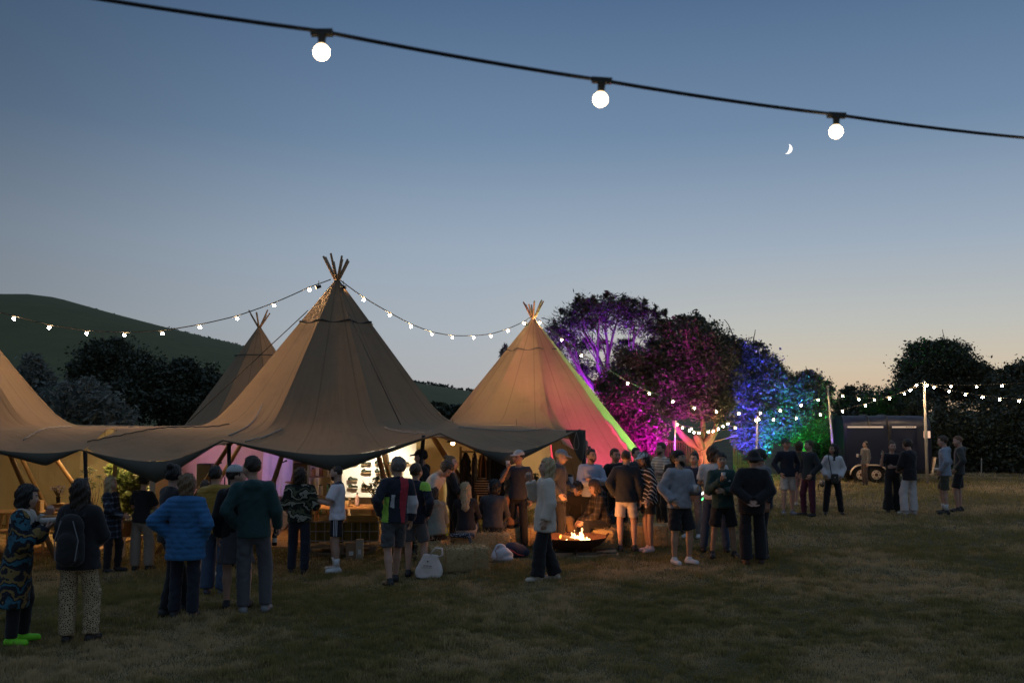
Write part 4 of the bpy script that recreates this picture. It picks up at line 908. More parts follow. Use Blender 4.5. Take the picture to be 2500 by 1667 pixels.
# ================================================================== PEOPLE
SKINS = {'fair': (.50, .31, .23), 'tan': (.38, .22, .15), 'olive': (.42, .26, .17), 'brown': (.20, .11, .07)}
def skinmat(k): return mat('skin_' + k, SKINS[k], .5, 0, .08, 12, .05, 90)
HAIRC = {'black': (.010, .009, .008), 'dark': (.022, .015, .010), 'brown': (.06, .036, .02), 'light': (.16, .10, .05), 'blonde': (.46, .34, .19), 'grey': (.14, .12, .10), 'ginger': (.16, .07, .03)}
def hairmat(k):
    nm = 'hair_' + k
    if nm in MATS: return MATS[nm]
    m, n, l, b = newmat(nm); b.inputs['Roughness'].default_value = .5; t = n.new('ShaderNodeTexCoord'); mp = n.new('ShaderNodeMapping'); mp.inputs['Scale'].default_value = (60, 60, 5); l.new(t.outputs['Object'], mp.inputs[0])
    f = noise(n, l, mp.outputs[0], 1.0, 4); c = HAIRC[k]; l.new(mixc(n, l, f, tuple(x * .5 for x in c), tuple(min(1, x * 1.6) for x in c)), b.inputs['Base Color'])
    bp = n.new('ShaderNodeBump'); bp.inputs['Strength'].default_value = .8; bp.inputs['Distance'].default_value = .02; l.new(f, bp.inputs['Height']); l.new(bp.outputs[0], b.inputs['Normal']); MATS[nm] = m; return m
EYE = mat('eye_dark', (.02, .016, .014), .3); LIP = mat('lips', (.34, .13, .11), .5); BROW = mat('brow', (.05, .03, .02), .8)

# head template (face towards -Y, neck pivot near z 1.50), shared by everyone
def head_fn(p):
    d = ell(p, (0, .012, 1.655), (.076, .096, .098))
    d = smin(d, cone(p, (0, -.028, 1.625), (0, -.05, 1.552), .064, .040), .05)
    d = smin(d, cone(p, (-.03, -.045, 1.60), (.03, -.045, 1.60), .045, .045), .04)
    d = smin(d, cone(p, (0, .02, 1.50), (0, .005, 1.60), .054, .055), .03)
    d = smin(d, cone(p, (0, -.088, 1.642), (0, -.110, 1.606), .007, .0135), .012)
    d = smin(d, cone(p, (-.035, -.078, 1.661), (.035, -.078, 1.661), .012, .012), .02)
    d = smin(d, ell(p, (0, -.086, 1.566), (.026, .014, .012)), .012)
    for s in (-1, 1):
        d = smax(d, -ell(p, (s * .031, -.098, 1.640), (.017, .014, .011)), .01)
        d = smin(d, ell(p, (s * .079, .012, 1.622), (.010, .022, .033)), .008)
    return d
HV, HF = surf(head_fn, (-.11, -.15, 1.47), (.11, .13, 1.78), .0095)
hc = HV[HF].mean(1); HM = np.zeros(len(HF), int)
for s in (-1, 1):
    HM[(np.abs(hc[:, 0] - s * .031) < .013) & (np.abs(hc[:, 2] - 1.640) < .0075) & (hc[:, 1] < -.06)] = 1
    HM[(np.abs(hc[:, 0] - s * .032) < .021) & (np.abs(hc[:, 2] - 1.661) < .0055) & (hc[:, 1] < -.06)] = 3
HM[(np.abs(hc[:, 0]) < .024) & (np.abs(hc[:, 2] - 1.566) < .009) & (hc[:, 1] < -.07)] = 2
# hand templates: wrist at the origin, fingers along +Z, thumb towards +Y, palm faces +X
def hand_template(curl):
    a1, a2 = (R(18), R(52)) if curl == 0 else (R(62), R(150))
    def fn(p):
        d = cone(p, (0, .012, .015), (0, .020, .085), .020, .020); d = smin(d, cone(p, (0, -.012, .015), (0, -.022, .082), .020, .018), .02)
        d = smin(d, cone(p, (0, 0, -.03), (0, 0, .02), .026, .024), .02)
        d = smax(d, np.abs(p[:, 0]) - .017, .01)
        for y, ln in ((.031, .070), (.0105, .080), (-.0105, .074), (-.031, .056)):
            b = np.array([0, y, .085]); m = b + ln * .5 * np.array([math.sin(a1), 0, math.cos(a1)]); e = m + ln * .5 * np.array([math.sin(a2), 0, math.cos(a2)])
            d = np.minimum(d, np.minimum(cone(p, b, m, .0098, .0088), cone(p, m, e, .0088, .0072)))
        t0 = np.array([.004, .026, .018]); t1 = np.array([.018, .056, .052]); t2 = np.array([.034, .054, .080]) if curl == 0 else np.array([.052, .036, .072])
        return smin(d, np.minimum(cone(p, t0, t1, .016, .0105), cone(p, t1, t2, .0105, .0085)), .008)
    return surf(fn, (-.04, -.06, -.07), (.11, .09, .19), .0078)
HANDS = [hand_template(0), hand_template(1)]

# hair templates in head space
def hair_fn(kind):
    def base(p, inf): return ell(p, (0, .014, 1.66), (.078 + inf, .098 + inf, .098 + inf))
    def face(p, zl=1.70, yl=-.035): return np.maximum(p[:, 1] - (yl + (p[:, 2] - zl) * .25), p[:, 2] - zl)      # negative inside the face notch
    def fn(p):
        ag = np.arctan2(p[:, 0], p[:, 1] - .014); st = .0045 * np.sin(ag * 17 + p[:, 2] * 25 + 2 * np.sin(p[:, 2] * 30)) + .004 * np.sin(ag * 31 - p[:, 2] * 40) + .004 * np.sin(p[:, 2] * 60 + ag * 5)
        if kind == 'buzz': return smax(smax(base(p, .004), -face(p, 1.70, -.03), .012), 1.60 - p[:, 2] - .35 * np.minimum(p[:, 1], .06) * 0, .01)
        if kind == 'short':
            d = base(p, .013) + st; d = smax(d, -face(p, 1.705, -.03), .014); return smax(d, 1.585 + np.where(p[:, 1] < .03, .035, 0) - p[:, 2], .014)
        if kind == 'curly':
            d = base(p, .026) + .012 * np.sin(p[:, 0] * 70) * np.sin(p[:, 1] * 75 + 1) * np.sin(p[:, 2] * 68); d = smax(d, -face(p, 1.70, -.04), .014); return smax(d, 1.575 - p[:, 2], .02)
        if kind == 'bob':
            d = smin(base(p, .022), cone(p, (0, .035, 1.64), (0, .04, 1.53), .10, .085), .03) + st * 1.6; d = smax(d, -face(p, 1.70, -.045), .014); return smax(d, 1.50 - p[:, 2], .02)
        if kind in ('long', 'verylong'):
            e = 1.30 if kind == 'long' else 1.16
            d = base(p, .018); d = smin(d, cone(p, (0, .05, 1.64), (0, .085, e), .098, .075, .72), .04)
            for s in (-1, 1): d = smin(d, cone(p, (s * .066, .0, 1.65), (s * .082, -.035, e + .08), .034, .026), .02)
            return smax(d + st * 1.6, -face(p, 1.705, -.045), .012)
        if kind == 'bun':
            d = base(p, .012) + st; d = smin(d, ell(p, (0, .085, 1.755), (.045, .045, .04)), .02); d = smax(d, -face(p, 1.705, -.03), .014); return smax(d, 1.58 - p[:, 2], .014)
        if kind == 'pony':
            d = base(p, .012); d = smin(d, cone(p, (0, .11, 1.68), (0, .15, 1.42), .035, .022), .02) + st; d = smax(d, -face(p, 1.705, -.03), .014); return d
        if kind == 'fringe':
            d = base(p, .024) + st * 1.3; d = smax(d, -face(p, 1.685, -.05), .012); return smax(d, 1.60 - p[:, 2], .02)
    return fn
HAIRM = {}
def hair_mesh(kind):
    if kind not in HAIRM:
        me = mesh('hair', *surf(hair_fn(kind), (-.2, -.17, 1.1 if 'long' in kind else 1.36), (.2, .24, 1.84), .012), smooth=True); HAIRM[kind] = me
    return HAIRM[kind]
HATM = {}
def hat_mesh(kind):
    if kind in HATM: return HATM[kind]
    def cap(p, back=False):
        s = 1 if back else -1
        d = smax(ell(p, (0, .012, 1.672), (.098, .118, .102)), 1.676 - p[:, 2], .012)
        br = ell(p, (0, .012 + s * .125, 1.672), (.076, .082, .020)); br = smax(br, -ell(p, (0, .012 + s * .125, 1.655), (.085, .095, .018)), .004)
        return smin(d, br, .012)
    def bucket(p):
        d = smax(ell(p, (0, .012, 1.68), (.102, .12, .112)), 1.67 - p[:, 2], .012); r = np.sqrt(p[:, 0] ** 2 + ((p[:, 1] - .012) * .9) ** 2)
        brim_ = np.maximum(np.abs(p[:, 2] - (1.69 - (r - .09) * .75)) - .010, np.maximum(r - .172, .06 - r)); return smin(d, brim_, .014)
    def beanie(p): return smax(ell(p, (0, .014, 1.672), (.094, .112, .115)), 1.662 - p[:, 2], .012) + .003 * np.sin(np.arctan2(p[:, 1], p[:, 0]) * 30)
    fn = {'cap': cap, 'backcap': lambda p: cap(p, True), 'bucket': bucket, 'beanie': beanie}[kind]
    HATM[kind] = mesh(kind, *surf(fn, (-.21, -.26, 1.58), (.21, .26, 1.83), .011), smooth=True); return HATM[kind]

ARMS = {'down': ((.255, .035, 1.14), (.265, -.03, .90), 0), 'pocket': ((.30, .08, 1.17), (.205, -.07, .965), 0), 'hip': ((.42, .07, 1.19), (.215, -.02, 1.01), 0),
        'fold': ((.265, -.09, 1.15), (-.05, -.225, 1.185), 0), 'fold2': ((.265, -.09, 1.13), (-.03, -.235, 1.13), 0), 'cup': ((.27, .01, 1.14), (.15, -.24, 1.17), 1), 'chest': ((.255, -.06, 1.13), (.07, -.25, 1.30), 1),
        'phone': ((.235, -.10, 1.14), (.10, -.34, 1.20), 1), 'mouth': ((.255, -.13, 1.19), (.085, -.22, 1.45), 1), 'behind': ((.285, .10, 1.17), (.045, .20, 1.0), 0), 'raise': ((.31, -.06, 1.16), (.30, -.20, 1.40), 0),
        'hold': ((.265, .0, 1.14), (.26, -.14, .93), 1), 'front': ((.25, -.06, 1.15), (.06, -.26, 1.04), 0), 'fire': ((.22, -.20, 1.16), (.12, -.44, 1.10), 0), 'knees': ((.25, -.14, 1.16), (.10, -.34, 1.03), 0), 'drink': ((.30, -.12, 1.20), (.17, -.17, 1.42), 1)}
PEOPLE = {}
def rotx(a): return np.array([[1, 0, 0], [0, math.cos(a), -math.sin(a)], [0, math.sin(a), math.cos(a)]], np.float32)
def rotz(a): return np.array([[math.cos(a), -math.sin(a), 0], [math.sin(a), math.cos(a), 0], [0, 0, 1]], np.float32)
def person(key, label, px, fy, H, yaw, top, bottom, arms=('down', 'down'), legs='stand', hair=('short', 'brown'), hat=None, skin='fair', sex='m', shoes=(.02, .02, .02), lean=0, head=(0, 0), build=1.0, socks=None, at=None, res=1.0, paint=None, group='party guests on the grass'):
    g = at if at is not None else G(px, fy); kk = H / 1.755; res = res * (1.0 if g.y < 17 else 1.15)
    t = thing('person', label, 'person', g, R(yaw), group); t.scale = (kk, kk, kk); seed = len(PEOPLE) * 1.37 + .5
    fem = sex == 'f'; hip, wst, chs = (.152, .118, .138) if fem else (.146, .132, .156); hip, wst, chs = hip * build, wst * build, chs * build
    sx = (.145 if fem else .170) * build ** .5; FY = .68
    # legs
    T = np.zeros(3, np.float32); sp = .10; J = {}
    for s in (1, -1):
        hp = np.array([s * .09, 0, .91])
        if legs == 'stand':
            rl = .5 + .5 * s * (1 if math.sin(seed * 2.7) > 0 else -1); an = np.array([s * (sp + .035 * rl), .02 - .07 * rl, .085]); kn = (hp + an) / 2 + np.array([s * .012, -.015 - .045 * rl, .02])
        elif legs == 'wide': an = np.array([s * .19, .02, .085]); kn = (hp + an) / 2 + np.array([s * .005, -.015, .02])
        elif legs == 'close': an = np.array([s * .065, .02 - .02 * s, .085]); kn = (hp + an) / 2 + np.array([0, -.02, .02])
        elif legs == 'step': an = np.array([s * .09, -.26 if s > 0 else .10, .085]); kn = np.array([s * .095, -.17 if s > 0 else .0, .50])
        elif legs == 'stepr': an = np.array([s * .09, -.26 if s < 0 else .10, .085]); kn = np.array([s * .095, -.17 if s < 0 else .0, .50])
        elif legs == 'walk': an = np.array([s * .07, -.12 if s > 0 else .16, .085]); kn = np.array([s * .085, -.09 if s > 0 else .02, .50])
        elif legs.startswith('sit'):
            sh = .36; T = np.array([0, 0, sh + .10 - .93], np.float32); hp = np.array([s * .10, 0, sh + .07]); kn = np.array([s * .15, -.42, sh + .12]); an = np.array([s * .16, -.44, .085])
            if legs == 'sitlow': kn = np.array([s * .20, -.38, .47]); an = np.array([s * .13, -.46, .085])
            if legs == 'sitcross': kn = np.array([s * .26, -.34, .40]); an = np.array([-s * .04, -.38, .085])
        J[s] = (hp, kn, an)
    # torso and head frames
    tl_ = R(3.2) * math.sin(seed * 5.1); A = rotx(R(lean + 2.5 * math.sin(seed * 3.3))) @ np.array([[math.cos(tl_), 0, math.sin(tl_)], [0, 1, 0], [-math.sin(tl_), 0, math.cos(tl_)]], np.float32); pel = np.array([0, 0, .93], np.float32)       # positive lean bows towards -Y
    def tw(p): return A @ (np.asarray(p, np.float32) - pel) + pel + T
    def tinv(p): return (p - pel - T) @ A + pel
    nb_ = np.array([0, .015, 1.50], np.float32); HR = rotz(R(head[0] + 7 * math.sin(seed * 4.4))) @ rotx(R(head[1] + 4 * math.sin(seed * 6.1)))
    def hw(p): return (((np.asarray(p, np.float32) - nb_) @ HR.T + nb_) - pel) @ A.T + pel + T
    arm = {}
    for s, nm in ((1, arms[0]), (-1, arms[1])):
        e, w, gr = ARMS[nm] if isinstance(nm, str) else nm; sc = np.array([s * (sx / .182) ** .6, 1, 1])
        arm[s] = (tw((s * sx, .01, 1.405)), tw(np.array(e) * sc), tw(np.array(w) * sc), gr)
    def torso(q, inf, hem=.93, flare=0, minhem=0):
        d = cone(q, (0, .0, .95), (0, .005, 1.10), hip + inf, wst + inf, FY); d = smin(d, cone(q, (0, .005, 1.10), (0, .012, 1.31), wst + inf, chs + inf, FY), .04)
        d = smin(d, cone(q, (-sx * .78, .012, 1.395), (sx * .78, .012, 1.395), .062 + inf * .6, .062 + inf * .6), .06)
        if hem < .95: d = smin(d, cone(q, (0, .0, .97), (0, .0, hem), hip + inf, max(hip + inf + flare, minhem), FY + .04), .04)
        return d
    # --- body
    def bodyf(p):
        q = tinv(p); d = torso(q, -.012); d = smin(d, cone(q, (0, .012, 1.40), (0, .008, 1.56), .058, .054), .03)
        for s in (1, -1):
            a, e, w, _ = arm[s]; d = smin(d, smin(cone(p, a, e, .050, .042), cone(p, e, w, .042, .029), .015), .02)
            hp, kn, an = J[s]; lg = smin(cone(p, hp, kn, .080 if not fem else .084, .056), cone(p, kn, kn + (an - kn) * .35, .055, .056), .02); lg = smin(lg, cone(p, kn + (an - kn) * .35, an, .056, .036), .02); d = smin(d, lg, .025)
        return d
    pts = [J[s][i] for s in (1, -1) for i in range(3)] + [arm[s][i] for s in (1, -1) for i in range(3)] + [tw((0, 0, 1.56)), tw((0, .16, 1.2)), tw((0, -.16, 1.2)), tw((.26, 0, 1.2)), tw((-.26, 0, 1.2))]
    lo, hi = np.min(pts, 0) - .13, np.max(pts, 0) + .13
    V, F = surf(bodyf, lo, hi, .027 * res); Vs = [V]; Fs = [F]; Ms = [np.zeros(len(F), int)]; off = len(V)
    Vs.append(hw(HV)); Fs.append(HF + off); Ms.append(HM); off += len(HV)
    grips = {}
    for s in (1, -1):
        a, e, w, gr = arm[s]; d = w - e; d = d / np.linalg.norm(d); vert = abs(d[2])
        hint = np.array([0, -1, 0]) * vert + np.array([0, 0, 1]) * (1 - vert) + np.array([-s * .25, 0, 0]) * (1 - vert); th = hint - d * (hint @ d); th /= np.linalg.norm(th); pm = np.cross(d, th) * s
        hv, hf = HANDS[gr]; W = w + hv[:, 2:3] * d + hv[:, 1:2] * th + hv[:, 0:1] * pm; Vs.append(W); Fs.append((hf if s > 0 else hf[:, ::-1]) + off); Ms.append(np.zeros(len(hf), int)); off += len(hv)
        grips[s] = (w + d * .075 + pm * .042, d, th, pm)
    me = mesh('body', np.concatenate(Vs), np.concatenate(Fs), True)
    for m in (skinmat(skin), EYE, LIP, BROW): me.materials.append(m)
    me.polygons.foreach_set('material_index', np.concatenate(Ms).astype(np.int32)); link('body', me, None, t)
    # --- top
    def get(d, k_, v): return d.get(k_, v)
    inf = get(top, 'inf', .018); hem = get(top, 'hem', .90); fl = get(top, 'flare', .0); slv = get(top, 'sleeve', 'long'); quilt = get(top, 'quilt', 0); collar = get(top, 'collar', 1.475); si = get(top, 'sinf', .016)
    mh = .188 + bottom.get('inf', .014) * .7 if bottom.get('kind') != 'skirt' else .19
    def topf(p):
        q = tinv(p); d = torso(q, inf, hem - .05, fl, mh); d = smin(d, cone(q, (0, .012, 1.41), (0, .010, collar + .03), .075, .068), .03)
        for s in (1, -1):
            a, e, w, _ = arm[s]
            if slv == 'none': continue
            if slv == 'short':
                ed = a + (e - a) * .78; x = (e - a) / np.linalg.norm(e - a); c = np.maximum(cone(p, a, e, .054 + si, .052 + si * 1.6), ((p - ed) @ x.astype(np.float32)))
            else:
                x = (w - e) / np.linalg.norm(w - e); c = smin(cone(p, a, e, .054 + si, .046 + si), np.maximum(cone(p, e, w, .046 + si, .036 + si), ((p - (w - x * .005)) @ x.astype(np.float32))), .02)
            d = smin(d, c, .028)
        if get(top, 'hood', False): d = smin(d, ell(q, (0, .095, 1.435), (.115, .062, .075)), .03); d = smin(d, ell(q, (0, -.055, 1.43), (.075, .04, .04)), .03)
        if get(top, 'back', None): pass
        d = d + wob(p, get(top, 'fold', .0085), 24, seed)
        if quilt: d = d - .012 * np.abs(np.sin(math.pi * (q[:, 2] + .12 * np.abs(q[:, 0]) * 0) / quilt)) + .004
        d = np.maximum(d, hem + get(top, 'dip', 0) * np.minimum(q[:, 1], .1) - q[:, 2]) if not legs.startswith('sit') else np.maximum(d, max(hem, .90) - q[:, 2])
        return np.maximum(d, q[:, 2] - collar - .02 * q[:, 1] / .06)
    tp = [arm[s][i] for s in (1, -1) for i in range(3)] + [tw((0, 0, collar)), tw((-.3, -.2, hem)), tw((.3, .24, hem)), tw((0, .24, 1.4)), tw((0, -.2, 1.4))]
    tv, tf = surf(topf, np.min(tp, 0) - .11, np.max(tp, 0) + .11, (.0165 if quilt or paint else .019) * res)
    me = mesh(get(top, 'name', 'jacket'), tv, tf, True)
    ms = top['mat'] if isinstance(top['mat'], (list, tuple)) else [top['mat']]
    for m in ms: me.materials.append(m)
    if paint is not None: me.polygons.foreach_set('material_index', paint(tinv(tv[tf].mean(1).astype(np.float32)), tv[tf].mean(1)).astype(np.int32))
    link(get(top, 'name', 'jacket'), me, None, t)
    # --- trousers, shorts or skirt
    kind = bottom.get('kind', 'trousers'); bi = bottom.get('inf', .014); end = bottom.get('end', .09); hr = bottom.get('hem', None)
    def botf(p):
        q = p - T; d = cone(q, (0, 0, .99), (0, 0, .92), hip - .008 + bi * .4, hip - .002 + bi * .7, FY + .02)
        if kind == 'skirt':
            d = smin(d, cone(q, (0, 0, .95), (0, 0, end), hip + .012, hip + .075, .8), .03) + .008 * np.sin(np.arctan2(q[:, 1], q[:, 0]) * 18) * np.clip((.95 - q[:, 2]) * 3, 0, 1); d = np.maximum(d, end - q[:, 2])
        else:
            for s in (1, -1):
                hp, kn, an = J[s]; rk = (.064 + bi) if kind != 'wide' else .095; ra = hr if hr else (.052 + bi if kind != 'wide' else .115)
                if kind == 'shorts':
                    f_ = bottom.get('len', .92); e_ = hp + (kn - hp) * f_; x = (kn - hp) / np.linalg.norm(kn - hp); c = np.maximum(cone(p, hp, e_ + x * .1, .078 + bi * .5, (hr or .094) + bi * .5), (p - e_) @ x.astype(np.float32))
                else:
                    x = (an - kn) / np.linalg.norm(an - kn); e_ = an - x * (end - .09)
                    c = smin(cone(p, hp, kn, .080 + bi * .6, rk), np.maximum(cone(p, kn, an, rk, ra), (p - e_) @ x.astype(np.float32)), .02)
                d = smin(d, c, .022)
        d = d + wob(p, bottom.get('fold', .0085), 24, seed + 3); return np.maximum(d, q[:, 2] - 1.01)
    bp = [J[s][i] for s in (1, -1) for i in range(3)] + [np.array([0, 0, 1.02]) + T, np.array([.2, .16, .95]) + T, np.array([-.2, -.16, .95]) + T] + ([np.array([.3, .25, end]), np.array([-.3, -.25, end])] if kind == 'skirt' else [])
    bv, bf = surf(botf, np.min(bp, 0) - .14, np.max(bp, 0) + .12, .019 * res)
    nm = {'skirt': 'skirt', 'shorts': 'shorts'}.get(kind, 'trousers'); link(nm, mesh(nm, bv, bf, True), bottom['mat'], t)
    # --- shoes
    for s in (1, -1):
        hp, kn, an = J[s]; fd = np.array([s * .18, -1, 0]); fd /= np.linalg.norm(fd); b0 = np.array([an[0], an[1], 0])
        def shoef(p):
            d = cone(p, b0 - fd * .035 + [0, 0, .042], b0 + fd * .15 + [0, 0, .030], .047, .043); d = smin(d, cone(p, b0 + [0, 0, .05], b0 + (an - b0) * 1.0 + [0, 0, .01], .045, .044), .03); return np.maximum(d, .002 - p[:, 2])
        sv, sf = surf(shoef, b0 + [-.12, -.28, -.02], b0 + [.12, .14, .16], .0165); link('shoe', mesh('shoe', sv, sf, True), mat('shoe_%d%d%d' % tuple(int(c * 99) for c in shoes), shoes, .6), t)
        if socks:
            x = (kn - an) / np.linalg.norm(kn - an); link('sock', mesh('sock', *tube([an + x * .02, an + x * .08, an + x * .15], [.046, .045, .052], 12), smooth=True), mat('sock_%d' % int(socks[0] * 99), socks, .9), t)
    # --- hair and hat ride on the head
    Mh = Matrix(((1, 0, 0, 0), (0, 1, 0, 0), (0, 0, 1, 0), (0, 0, 0, 1)))
    o0 = hw((0, 0, 0)); cols = [hw(v) - o0 for v in ((1, 0, 0), (0, 1, 0), (0, 0, 1))]
    for i in range(3):
        for j in range(3): Mh[j][i] = float(cols[i][j])
        Mh[i][3] = float(o0[i])
    if hair:
        me = hair_mesh(hair[0]); o = bpy.data.objects.new('hair', me); COL.objects.link(o); o.parent = t; o.matrix_local = Mh
        if not me.materials: me.materials.append(hairmat('brown'))
        o.material_slots[0].link = 'OBJECT'; o.material_slots[0].material = hairmat(hair[1])
    if hat:
        me = hat_mesh(hat[0]); o = bpy.data.objects.new({'backcap': 'cap', 'bucket': 'bucket_hat'}.get(hat[0], hat[0]), me); COL.objects.link(o); o.parent = t; o.matrix_local = Mh
        if not me.materials: me.materials.append(BLK)
        o.material_slots[0].link = 'OBJECT'; o.material_slots[0].material = cloth(hat[1])
    mw = Matrix.Translation(g) @ Matrix.Rotation(R(yaw), 4, 'Z') @ Matrix.Scale(kk, 4)
    PEOPLE[key] = dict(obj=t, mw=mw, grips=grips, tw=tw, hw=hw, H=H, J=J)
    return t
def at_hand(key, s): return PEOPLE[key]['mw'] @ Vector([float(x) for x in PEOPLE[key]['grips'][s][0]])
def at_torso(key, p): return PEOPLE[key]['mw'] @ Vector([float(x) for x in PEOPLE[key]['tw'](p)])

# ---- clothing materials with a pattern
def camo_bands(cols, sc):
    def f(n, l, v):
        z = xyz(n, l, v); w = mth(n, l, 'ADD', mth(n, l, 'MULTIPLY', z[2], sc), mth(n, l, 'MULTIPLY', noise(n, l, v, 4.5, 3), 3.0)); fr = mth(n, l, 'FRACT', w)
        c = mixc(n, l, mth(n, l, 'GREATER_THAN', fr, .28), cols[0], cols[1]); c = mixc(n, l, mth(n, l, 'GREATER_THAN', fr, .52), c, cols[0]); c = mixc(n, l, mth(n, l, 'GREATER_THAN', fr, .68), c, cols[2]); return mixc(n, l, mth(n, l, 'GREATER_THAN', fr, .88), c, cols[3])
    return f
FLEECE = two_tone('camo_fleece', camo_bands([(.010, .011, .009), (.30, .29, .22), (.09, .10, .055), (.02, .028, .018)], 5.2), 1.0)
COATCAMO = two_tone('abstract_camo', camo_bands([(.012, .014, .02), (.03, .12, .17), (.22, .15, .05), (.015, .02, .03)], 4.2), .9)
def leopard(n, l, v):
    t = n.new('ShaderNodeTexVoronoi'); t.inputs['Scale'].default_value = 46; l.new(v, t.inputs['Vector']); e = n.new('ShaderNodeTexVoronoi'); e.feature = 'DISTANCE_TO_EDGE'; e.inputs['Scale'].default_value = 46; l.new(v, e.inputs['Vector'])
    return mixc(n, l, mth(n, l, 'LESS_THAN', e.outputs['Distance'], .16), (.05, .032, .016), (.50, .38, .23))
LEO = two_tone('leopard_print', leopard, .9)
def plaid(a, b, c, sc):
    def f(n, l, v):
        q = xyz(n, l, v); h = mth(n, l, 'GREATER_THAN', mth(n, l, 'SINE', mth(n, l, 'MULTIPLY', q[2], sc)), .5); w = mth(n, l, 'GREATER_THAN', mth(n, l, 'SINE', mth(n, l, 'MULTIPLY', mth(n, l, 'ADD', q[0], q[1]), sc)), .5)
        return mixc(n, l, w, mixc(n, l, h, a, b), mixc(n, l, h, b, c))
    return f
PLAID = two_tone('blue_plaid', plaid((.012, .014, .02), (.04, .05, .075), (.16, .18, .22), 60)); PLAID2 = two_tone('dark_plaid', plaid((.02, .017, .013), (.05, .04, .03), (.10, .08, .06), 60))
def hstripes(a, b, sc, th):
    def f(n, l, v): q = xyz(n, l, v); return mixc(n, l, mth(n, l, 'GREATER_THAN', mth(n, l, 'SINE', mth(n, l, 'MULTIPLY', q[2], sc)), th), a, b)
    return f
TEESTRIPE = two_tone('striped_tee', hstripes((.62, .58, .52), (.22, .19, .16), 115, .72))
def diag(n, l, v): q = xyz(n, l, v); return mixc(n, l, mth(n, l, 'GREATER_THAN', mth(n, l, 'SINE', mth(n, l, 'ADD', mth(n, l, 'MULTIPLY', mth(n, l, 'ADD', q[2], q[1]), 75), mth(n, l, 'MULTIPLY', noise(n, l, v, 9, 2), 5))), .62), (.014, .014, .015), (.42, .40, .38))
DIAG = two_tone('streaked_jacket', diag)
def sidestripes(n, l, v):
    q = xyz(n, l, v); s = mth(n, l, 'GREATER_THAN', mth(n, l, 'SINE', mth(n, l, 'ADD', mth(n, l, 'MULTIPLY', q[1], 240), 1.57)), .35); near = mth(n, l, 'LESS_THAN', mth(n, l, 'ABSOLUTE', q[1]), .036); out = mth(n, l, 'GREATER_THAN', q[0], .07)
    return mixc(n, l, mth(n, l, 'MULTIPLY', mth(n, l, 'MULTIPLY', s, near), out), (.010, .011, .018), (.65, .65, .7))
SIDES = two_tone('black_shorts_three_stripes', sidestripes)
B_ = cloth((.010, .010, .012), 'black_cloth'); NAVY = cloth((.014, .018, .032), 'navy_cloth'); DENIM = cloth((.045, .075, .13), 'blue_denim'); CHAR = cloth((.045, .045, .05), 'charcoal_cloth')
def tee(m, **k): return dict(name='tshirt', mat=m, sleeve='short', inf=.020, hem=.88, collar=1.465, sinf=.018, **k)
def swt(m, **k): d = dict(name='sweater', mat=m, inf=.022, hem=.88, sinf=.018); d.update(k); return d
def hoo(m, **k): d = dict(name='hoodie', mat=m, inf=.028, hem=.85, sinf=.024, hood=True, collar=1.485); d.update(k); return d
def jkt(m, **k): d = dict(name='jacket', mat=m, inf=.030, hem=.84, sinf=.024, collar=1.49); d.update(k); return d
def trs(m, **k): return dict(dict(kind='trousers', mat=m), **k)
def shr(m, **k): return dict(dict(kind='shorts', mat=m), **k)

person('coat', 'person in teal and mustard patterned long coat eating at the left edge', 36, 1571, 1.62, 104, dict(name='coat', mat=[COATCAMO, cloth((.45, .42, .36), 'shearling')], inf=.060, hem=.42, flare=.06, sinf=.045, collar=1.50), trs(B_), ('mouth', 'chest'), hair=('bob', 'black'), sex='f', shoes=(.22, .8, .02), lean=4,
       paint=lambda q, p: (q[:, 2] > 1.385 - .35 * np.abs(q[:, 0])).astype(int) * (np.abs(q[:, 0]) < .17), socks=(.4, .4, .4))
person('leopard', 'person in black jacket and leopard-print trousers wearing a backpack', 186, 1568, 1.67, 180, jkt(B_, inf=.055, hem=.80, flare=.03, sinf=.04), trs(LEO, kind='wide', hem=.085), ('front', 'front'), hair=('long', 'dark'), sex='f', build=1.08, shoes=(.03, .025, .02))
person('plaid', 'blonde woman in blue plaid shirt under the brim, facing right', 270, 1396, 1.60, 80, jkt(PLAID, inf=.035, hem=.62, sinf=.025), trs(B_), ('down', 'front'), hair=('long', 'blonde'), sex='f')
person('beige', 'person in black T-shirt and beige trousers, back turned, by the left tipi', 342, 1392, 1.62, 172, tee(B_, fold=.010), trs(cloth((.26, .21, .16), 'beige_twill'), kind='wide', hem=.088), ('fold', 'fold'), hair=('short', 'black'), sex='f', build=1.05)
person('bun', 'person all in black with a hair bun behind the blue jacket', 412, 1500, 1.76, 135, jkt(B_, inf=.04), trs(B_, hem=.07), ('front', 'front'), legs='step', hair=('bun', 'black'), shoes=(.03, .03, .03), head=(20, 0))
person('blue', 'person in bright blue quilted jacket, back turned, hand on hip', 449, 1511, 1.66, 183, jkt(cloth((.03, .15, .34), 'blue_nylon'), inf=.062, hem=.73, flare=.02, quilt=.062, sinf=.036, hood=True), trs(NAVY, hem=.075), ('hip', 'pocket'), hair=('bob', 'light'), sex='f', shoes=(.03, .03, .03), build=1.08)
person('legs', 'person half hidden between the blue and yellow jackets, white trainers', 500, 1410, 1.58, 180, swt(cloth((.09, .12, .10), 'sage_knit')), shr(cloth((.25, .22, .2), 'stone_cotton')), hair=('short', 'brown'), shoes=(.55, .55, .55))
person('yellow', 'person in mustard yellow quilted jacket and wide blue jeans, back turned', 526, 1452, 1.76, 180, jkt(cloth((.36, .22, .035), 'mustard_nylon'), inf=.05, hem=.84, quilt=.045, sinf=.032, hood=True), trs(DENIM, kind='wide', hem=.10), ('front', 'front'), hair=('short', 'black'), shoes=(.1, .1, .12))
